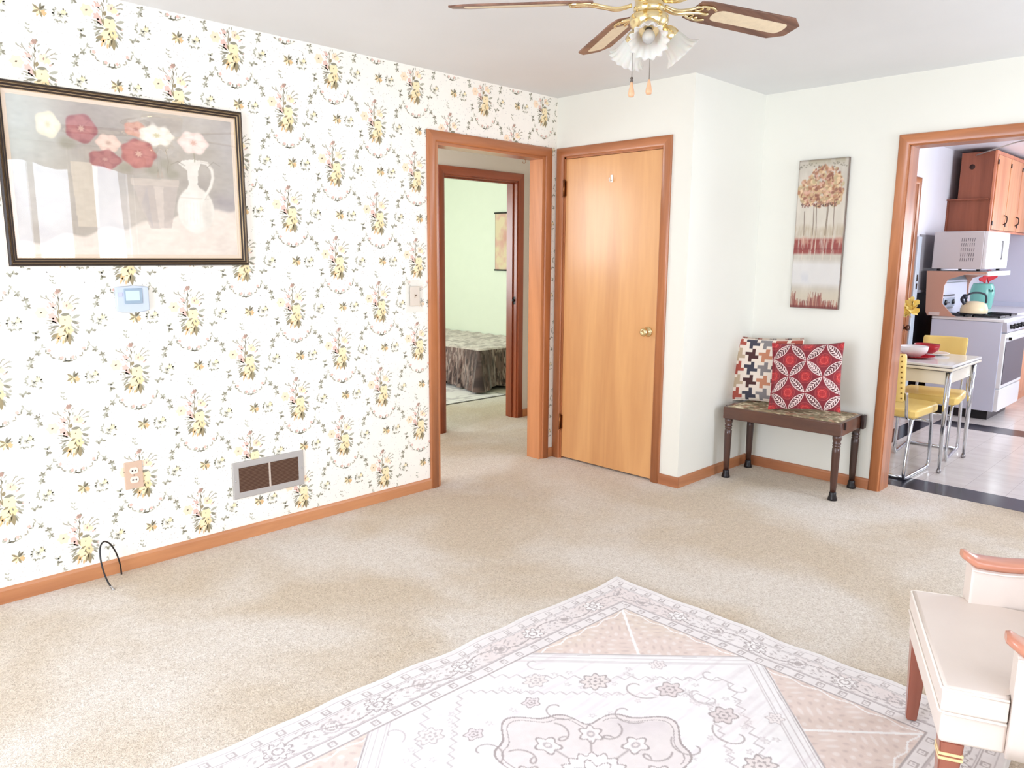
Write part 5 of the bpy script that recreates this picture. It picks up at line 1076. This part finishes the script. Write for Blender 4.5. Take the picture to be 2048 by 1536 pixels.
bm = BM(); box(bm, (-.01, -.025, .870), (1.20, .61, CTZ), bev=.004); obj('countertop', bm, mat('counter_pale', (222, 220, 226), .3), bc)
bm = BM(); box(bm, (KX-.02, YR+.02, .905), (KX, KY-.02, .955)); struct('trim_17', bm, mat('white_enamel', (208, 211, 228), .22))
ck = thing('utensil_crock', 'turquoise crock holding red utensils beyond the stove', 'crock', (4.98, -1.400, CTZ))
bm = BM(); lathe(bm, [(0, 0), (.088, 0), (.094, .01), (.104, .09), (.108, .17), (.100, .222), (.090, .245), (.086, .255), (.080, .250), (.088, .22), (.096, .16), (.085, .02), (0, .015)], (0, 0, 0), (0, 0, 1), 40); obj('crock_body', bm, mat('turquoise_glaze', (126, 196, 184), .2), ck)
bm = BM(); tube(bm, smooth_path([(-.070, -.074, .20), (-.082, -.09, .185), (-.062, -.105, .18), (-.040, -.095, .195)], 4), .006, 8); obj('lug_handle', bm, mat('turquoise_dark', (70, 130, 124), .3), ck)
def heart(n=26): return [(.16*math.sin(t)**3, (.13*math.cos(t)-.05*math.cos(2*t)-.02*math.cos(3*t)-.01*math.cos(4*t))) for t in np.linspace(0, 2*PI, n, endpoint=False)]
for i, (x, y, z, s, a, lab) in enumerate(((.045, -.05, .335, .42, .35, 'large red heart-shaped spoon leaning right in the turquoise crock'), (-.062, -.01, .300, .26, -.5, 'small red heart-shaped spoon leaning left in the turquoise crock'))):
    u = thing('heart_spoon', lab, 'utensil', (4.98+x, -1.400+y, CTZ+z), group='red heart spoons in the crock')
    R = Matrix.Rotation(math.radians(-45), 3, 'Z') @ Matrix.Rotation(a, 3, 'Y')
    bm = BM(); prism(bm, [(p*s, q*s) for p, q in heart()], lambda a_, b_, d: R @ Vector((a_, d, b_)), -.008, .008, bev=.004); obj('heart_bowl', bm, mat('red_silicone', (206, 30, 44), .25), u)
    bm = BM(); tube(bm, [R @ Vector((0, 0, -.10*s)), Vector((-x*.75, -y*.75, .05-z))], .005, 8); obj('handle', bm, mat('red_silicone', (206, 30, 44), .25), u)
sd = thing('microwave_stand', 'tan C-shaped shelf stand over the stove holding up the microwave', 'shelf', (SX0-.018, 0, 0))
cpoly = [(-1.262, 1.298), (-1.737, 1.298), (-1.737, 1.276), (-1.575, 1.272), (-1.440, 1.225), (-1.415, 1.170), (-1.412, 1.010), (-1.500, .915), (-1.535, .899), (-1.750, .899), (-1.750, .8985), (-1.300, .8985), (-1.283, .930)]
M_tan = mat('tan_laminate', (206, 158, 138), .4)
for x, nm in ((0, 0), (W_+.018, 1)): bm = BM(); prism(bm, cpoly, lambda a, b, d: (d, a, b), x, x+.014); obj('side_panel', bm, M_tan, sd)
bm = BM(); box(bm, (.014, -1.735, 1.268), (W_+.018, -1.262, 1.298)); box(bm, (.02, -1.745, 1.262), (W_+.014, -1.735, 1.300)); obj('shelf_board', bm, mat('white_laminate', (240, 240, 242), .3), sd)
bm = BM(); box(bm, (-.003, -1.40, .902), (0, -1.31, .932), bev=.001); obj('maker_plate', bm, mat('plate_pale', (226, 206, 200), .3), sd)
mw = thing('microwave', 'white microwave oven with side vent slots above the stove', 'microwave', (3.665, -1.712, 1.301))
MWW, MWD, MWH = .74, .425, .345
bm = BM(); box(bm, (0, .03, .018), (MWW, MWD, MWH), bev=.006); obj('case', bm, mat('case_grey_white', (214, 208, 210), .35), mw)
bm = BM(); box(bm, (.002, 0, .020), (MWW-.002, .030, MWH-.002), bev=.006); fr = obj('front_panel', bm, mat('front_white', (242, 242, 244), .25), mw)
bm = BM(); box(bm, (.47, -.014, .10), (.485, -.004, .27), bev=.003); box(bm, (.472, -.006, .10), (.483, .002, .115)); box(bm, (.472, -.006, .255), (.483, .002, .27)); obj('door_handle', bm, mat('handle_grey', (150, 148, 150), .4), fr)
for z in (.06, .11, .16, .21, .30): bm = BM(); box(bm, (.60, -.0015, z), (.64, .001, z+.012)); obj('button', bm, mat('button_grey', (190, 190, 196), .4), fr)
bm = BM()
for r_ in range(5):
    for k in range(7): z = .085+.043*r_; y = .100+.0165*k; prism(bm, [(y, z), (y+.004, z), (y+.002, z+.030), (y-.002, z+.030)], lambda a, b, d: (d, a, b), -.0012, .001)
o = obj('vent_slots', bm, mat('slot_grey', (120, 116, 122), .6), mw)
for x, y in ((.04, .06), (MWW-.05, .06), (.04, MWD-.05), (MWW-.05, MWD-.05)): bm = BM(); lathe(bm, [(0, 0), (.016, 0), (.016, .018), (0, .018)], (x, y, 0), (0, 0, 1), 12); obj('foot', bm, M_black, mw)
# ------------------------------------------------------------------ wall cabinet
wc = thing('wall_cabinet', 'knotty pine wall cabinet hanging above the microwave', 'cabinet', (4.24, -1.575, 1.665))
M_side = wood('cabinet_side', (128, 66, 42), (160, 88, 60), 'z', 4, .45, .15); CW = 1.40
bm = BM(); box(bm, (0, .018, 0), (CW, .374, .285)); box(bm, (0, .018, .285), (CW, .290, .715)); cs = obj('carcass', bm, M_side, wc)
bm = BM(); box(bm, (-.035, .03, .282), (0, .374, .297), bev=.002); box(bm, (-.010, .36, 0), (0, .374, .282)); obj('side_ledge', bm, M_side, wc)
bm = BM(); lathe(bm, [(0, 0), (.024, 0), (.022, .003), (0, .004)], (0, .195, .585), (-1, 0, 0), 16); obj('knot_hole', bm, mat('knot_dark', (56, 28, 20), .7), wc)
bm = BM(); box(bm, (-.004, 0, -.012), (.030, .020, .722), bev=.003); box(bm, (.03, .004, .690), (CW, .018, .722)); box(bm, (.03, .004, -.012), (CW, .018, .008)); obj('face_frame', bm, wood('face_pine', (200, 116, 82), (224, 144, 106), 'z', 4, .4, .2), wc)
for x0, x1 in ((.050, .500), (.522, .960), (.978, 1.385)):
    bm = BM(); box(bm, (x0, -.004, .012), (x1, .012, .686), bev=.003); dd = obj('cabinet_door', bm, M_pine, wc)
    bm = BM(); box(bm, (x0-.014, -.008, .60), (x0+.016, -.003, .64)); box(bm, (x0-.014, -.008, .05), (x0+.016, -.003, .09)); obj('hinge', bm, mat('black_iron', (50, 34, 30), .5), dd)
    bm = BM(); tube(bm, smooth_path([(x1-.05, -.004, .07), (x1-.05, -.03, .085), (x1-.05, -.03, .14), (x1-.05, -.004, .155)], 4), .005, 8); obj('handle', bm, mat('black_iron', (50, 34, 30), .5), dd)
bm = BM(); tube(bm, [(4.238, -1.402, 2.352), (3.98, -1.76, 2.405)], .006, 8); tube(bm, [(3.98, -1.76, 2.405), (3.82, -1.98, 2.414)], .006, 8)
tag(obj('ceiling_rod', bm, mat('rod_white', (200, 190, 180), .3, metal=.5)), 'thin metal rod running from the wall cabinet along the kitchen ceiling', 'rod')
# ------------------------------------------------------------------ curtains of the picture window behind the camera (they show in the picture glass)
vl = thing('window_valance', 'scalloped sheer valance over the picture window', 'curtain', ((WX0+WX1)/2, YR+.05, 0))
bm = BM(); n = 120; A = []; B = []
for i in range(n+1):
    x = (-.5+i/n)*(WX1-WX0+.2); y = .02+.012*math.sin(i*1.3); A.append(bm.verts.new((x, y, 2.36))); B.append(bm.verts.new((x, y+.006, 2.16-.03*math.sin(i/n*PI*9))))
for i in range(n): f = bm.faces.new((A[i], A[i+1], B[i+1], B[i])); f.smooth = True
obj('valance_cloth', bm, mat('valance_cloth', (206, 190, 168), .8), vl)
bm = BM(); tube(bm, [(-(WX1-WX0+.24)/2, 0, 2.355), ((WX1-WX0+.24)/2, 0, 2.355)], .010, 10)
for s in (-1, 1): tube(bm, [(s*(WX1-WX0+.2)/2, 0, 2.355), (s*(WX1-WX0+.2)/2, -.05, 2.355)], .008, 8)
obj('curtain_rod', bm, M_brassd, vl)
for k, (x0, x1) in enumerate(((-1.84, -1.64),)):
    bm = BM(); A = []; B = []
    for i in range(25):
        x = x0+(x1-x0)*i/24; y = YR+.115+.014*math.sin(i*1.6); A.append(bm.verts.new((x, y, 2.33))); B.append(bm.verts.new((x, y, .01)))
    for i in range(24): f = bm.faces.new((A[i], A[i+1], B[i+1], B[i])); f.smooth = True
    tag(obj('curtain_panel', bm, mat('curtain_beige', (214, 196, 168), .8)), 'beige curtain panel gathered in front of the picture window', 'curtain')
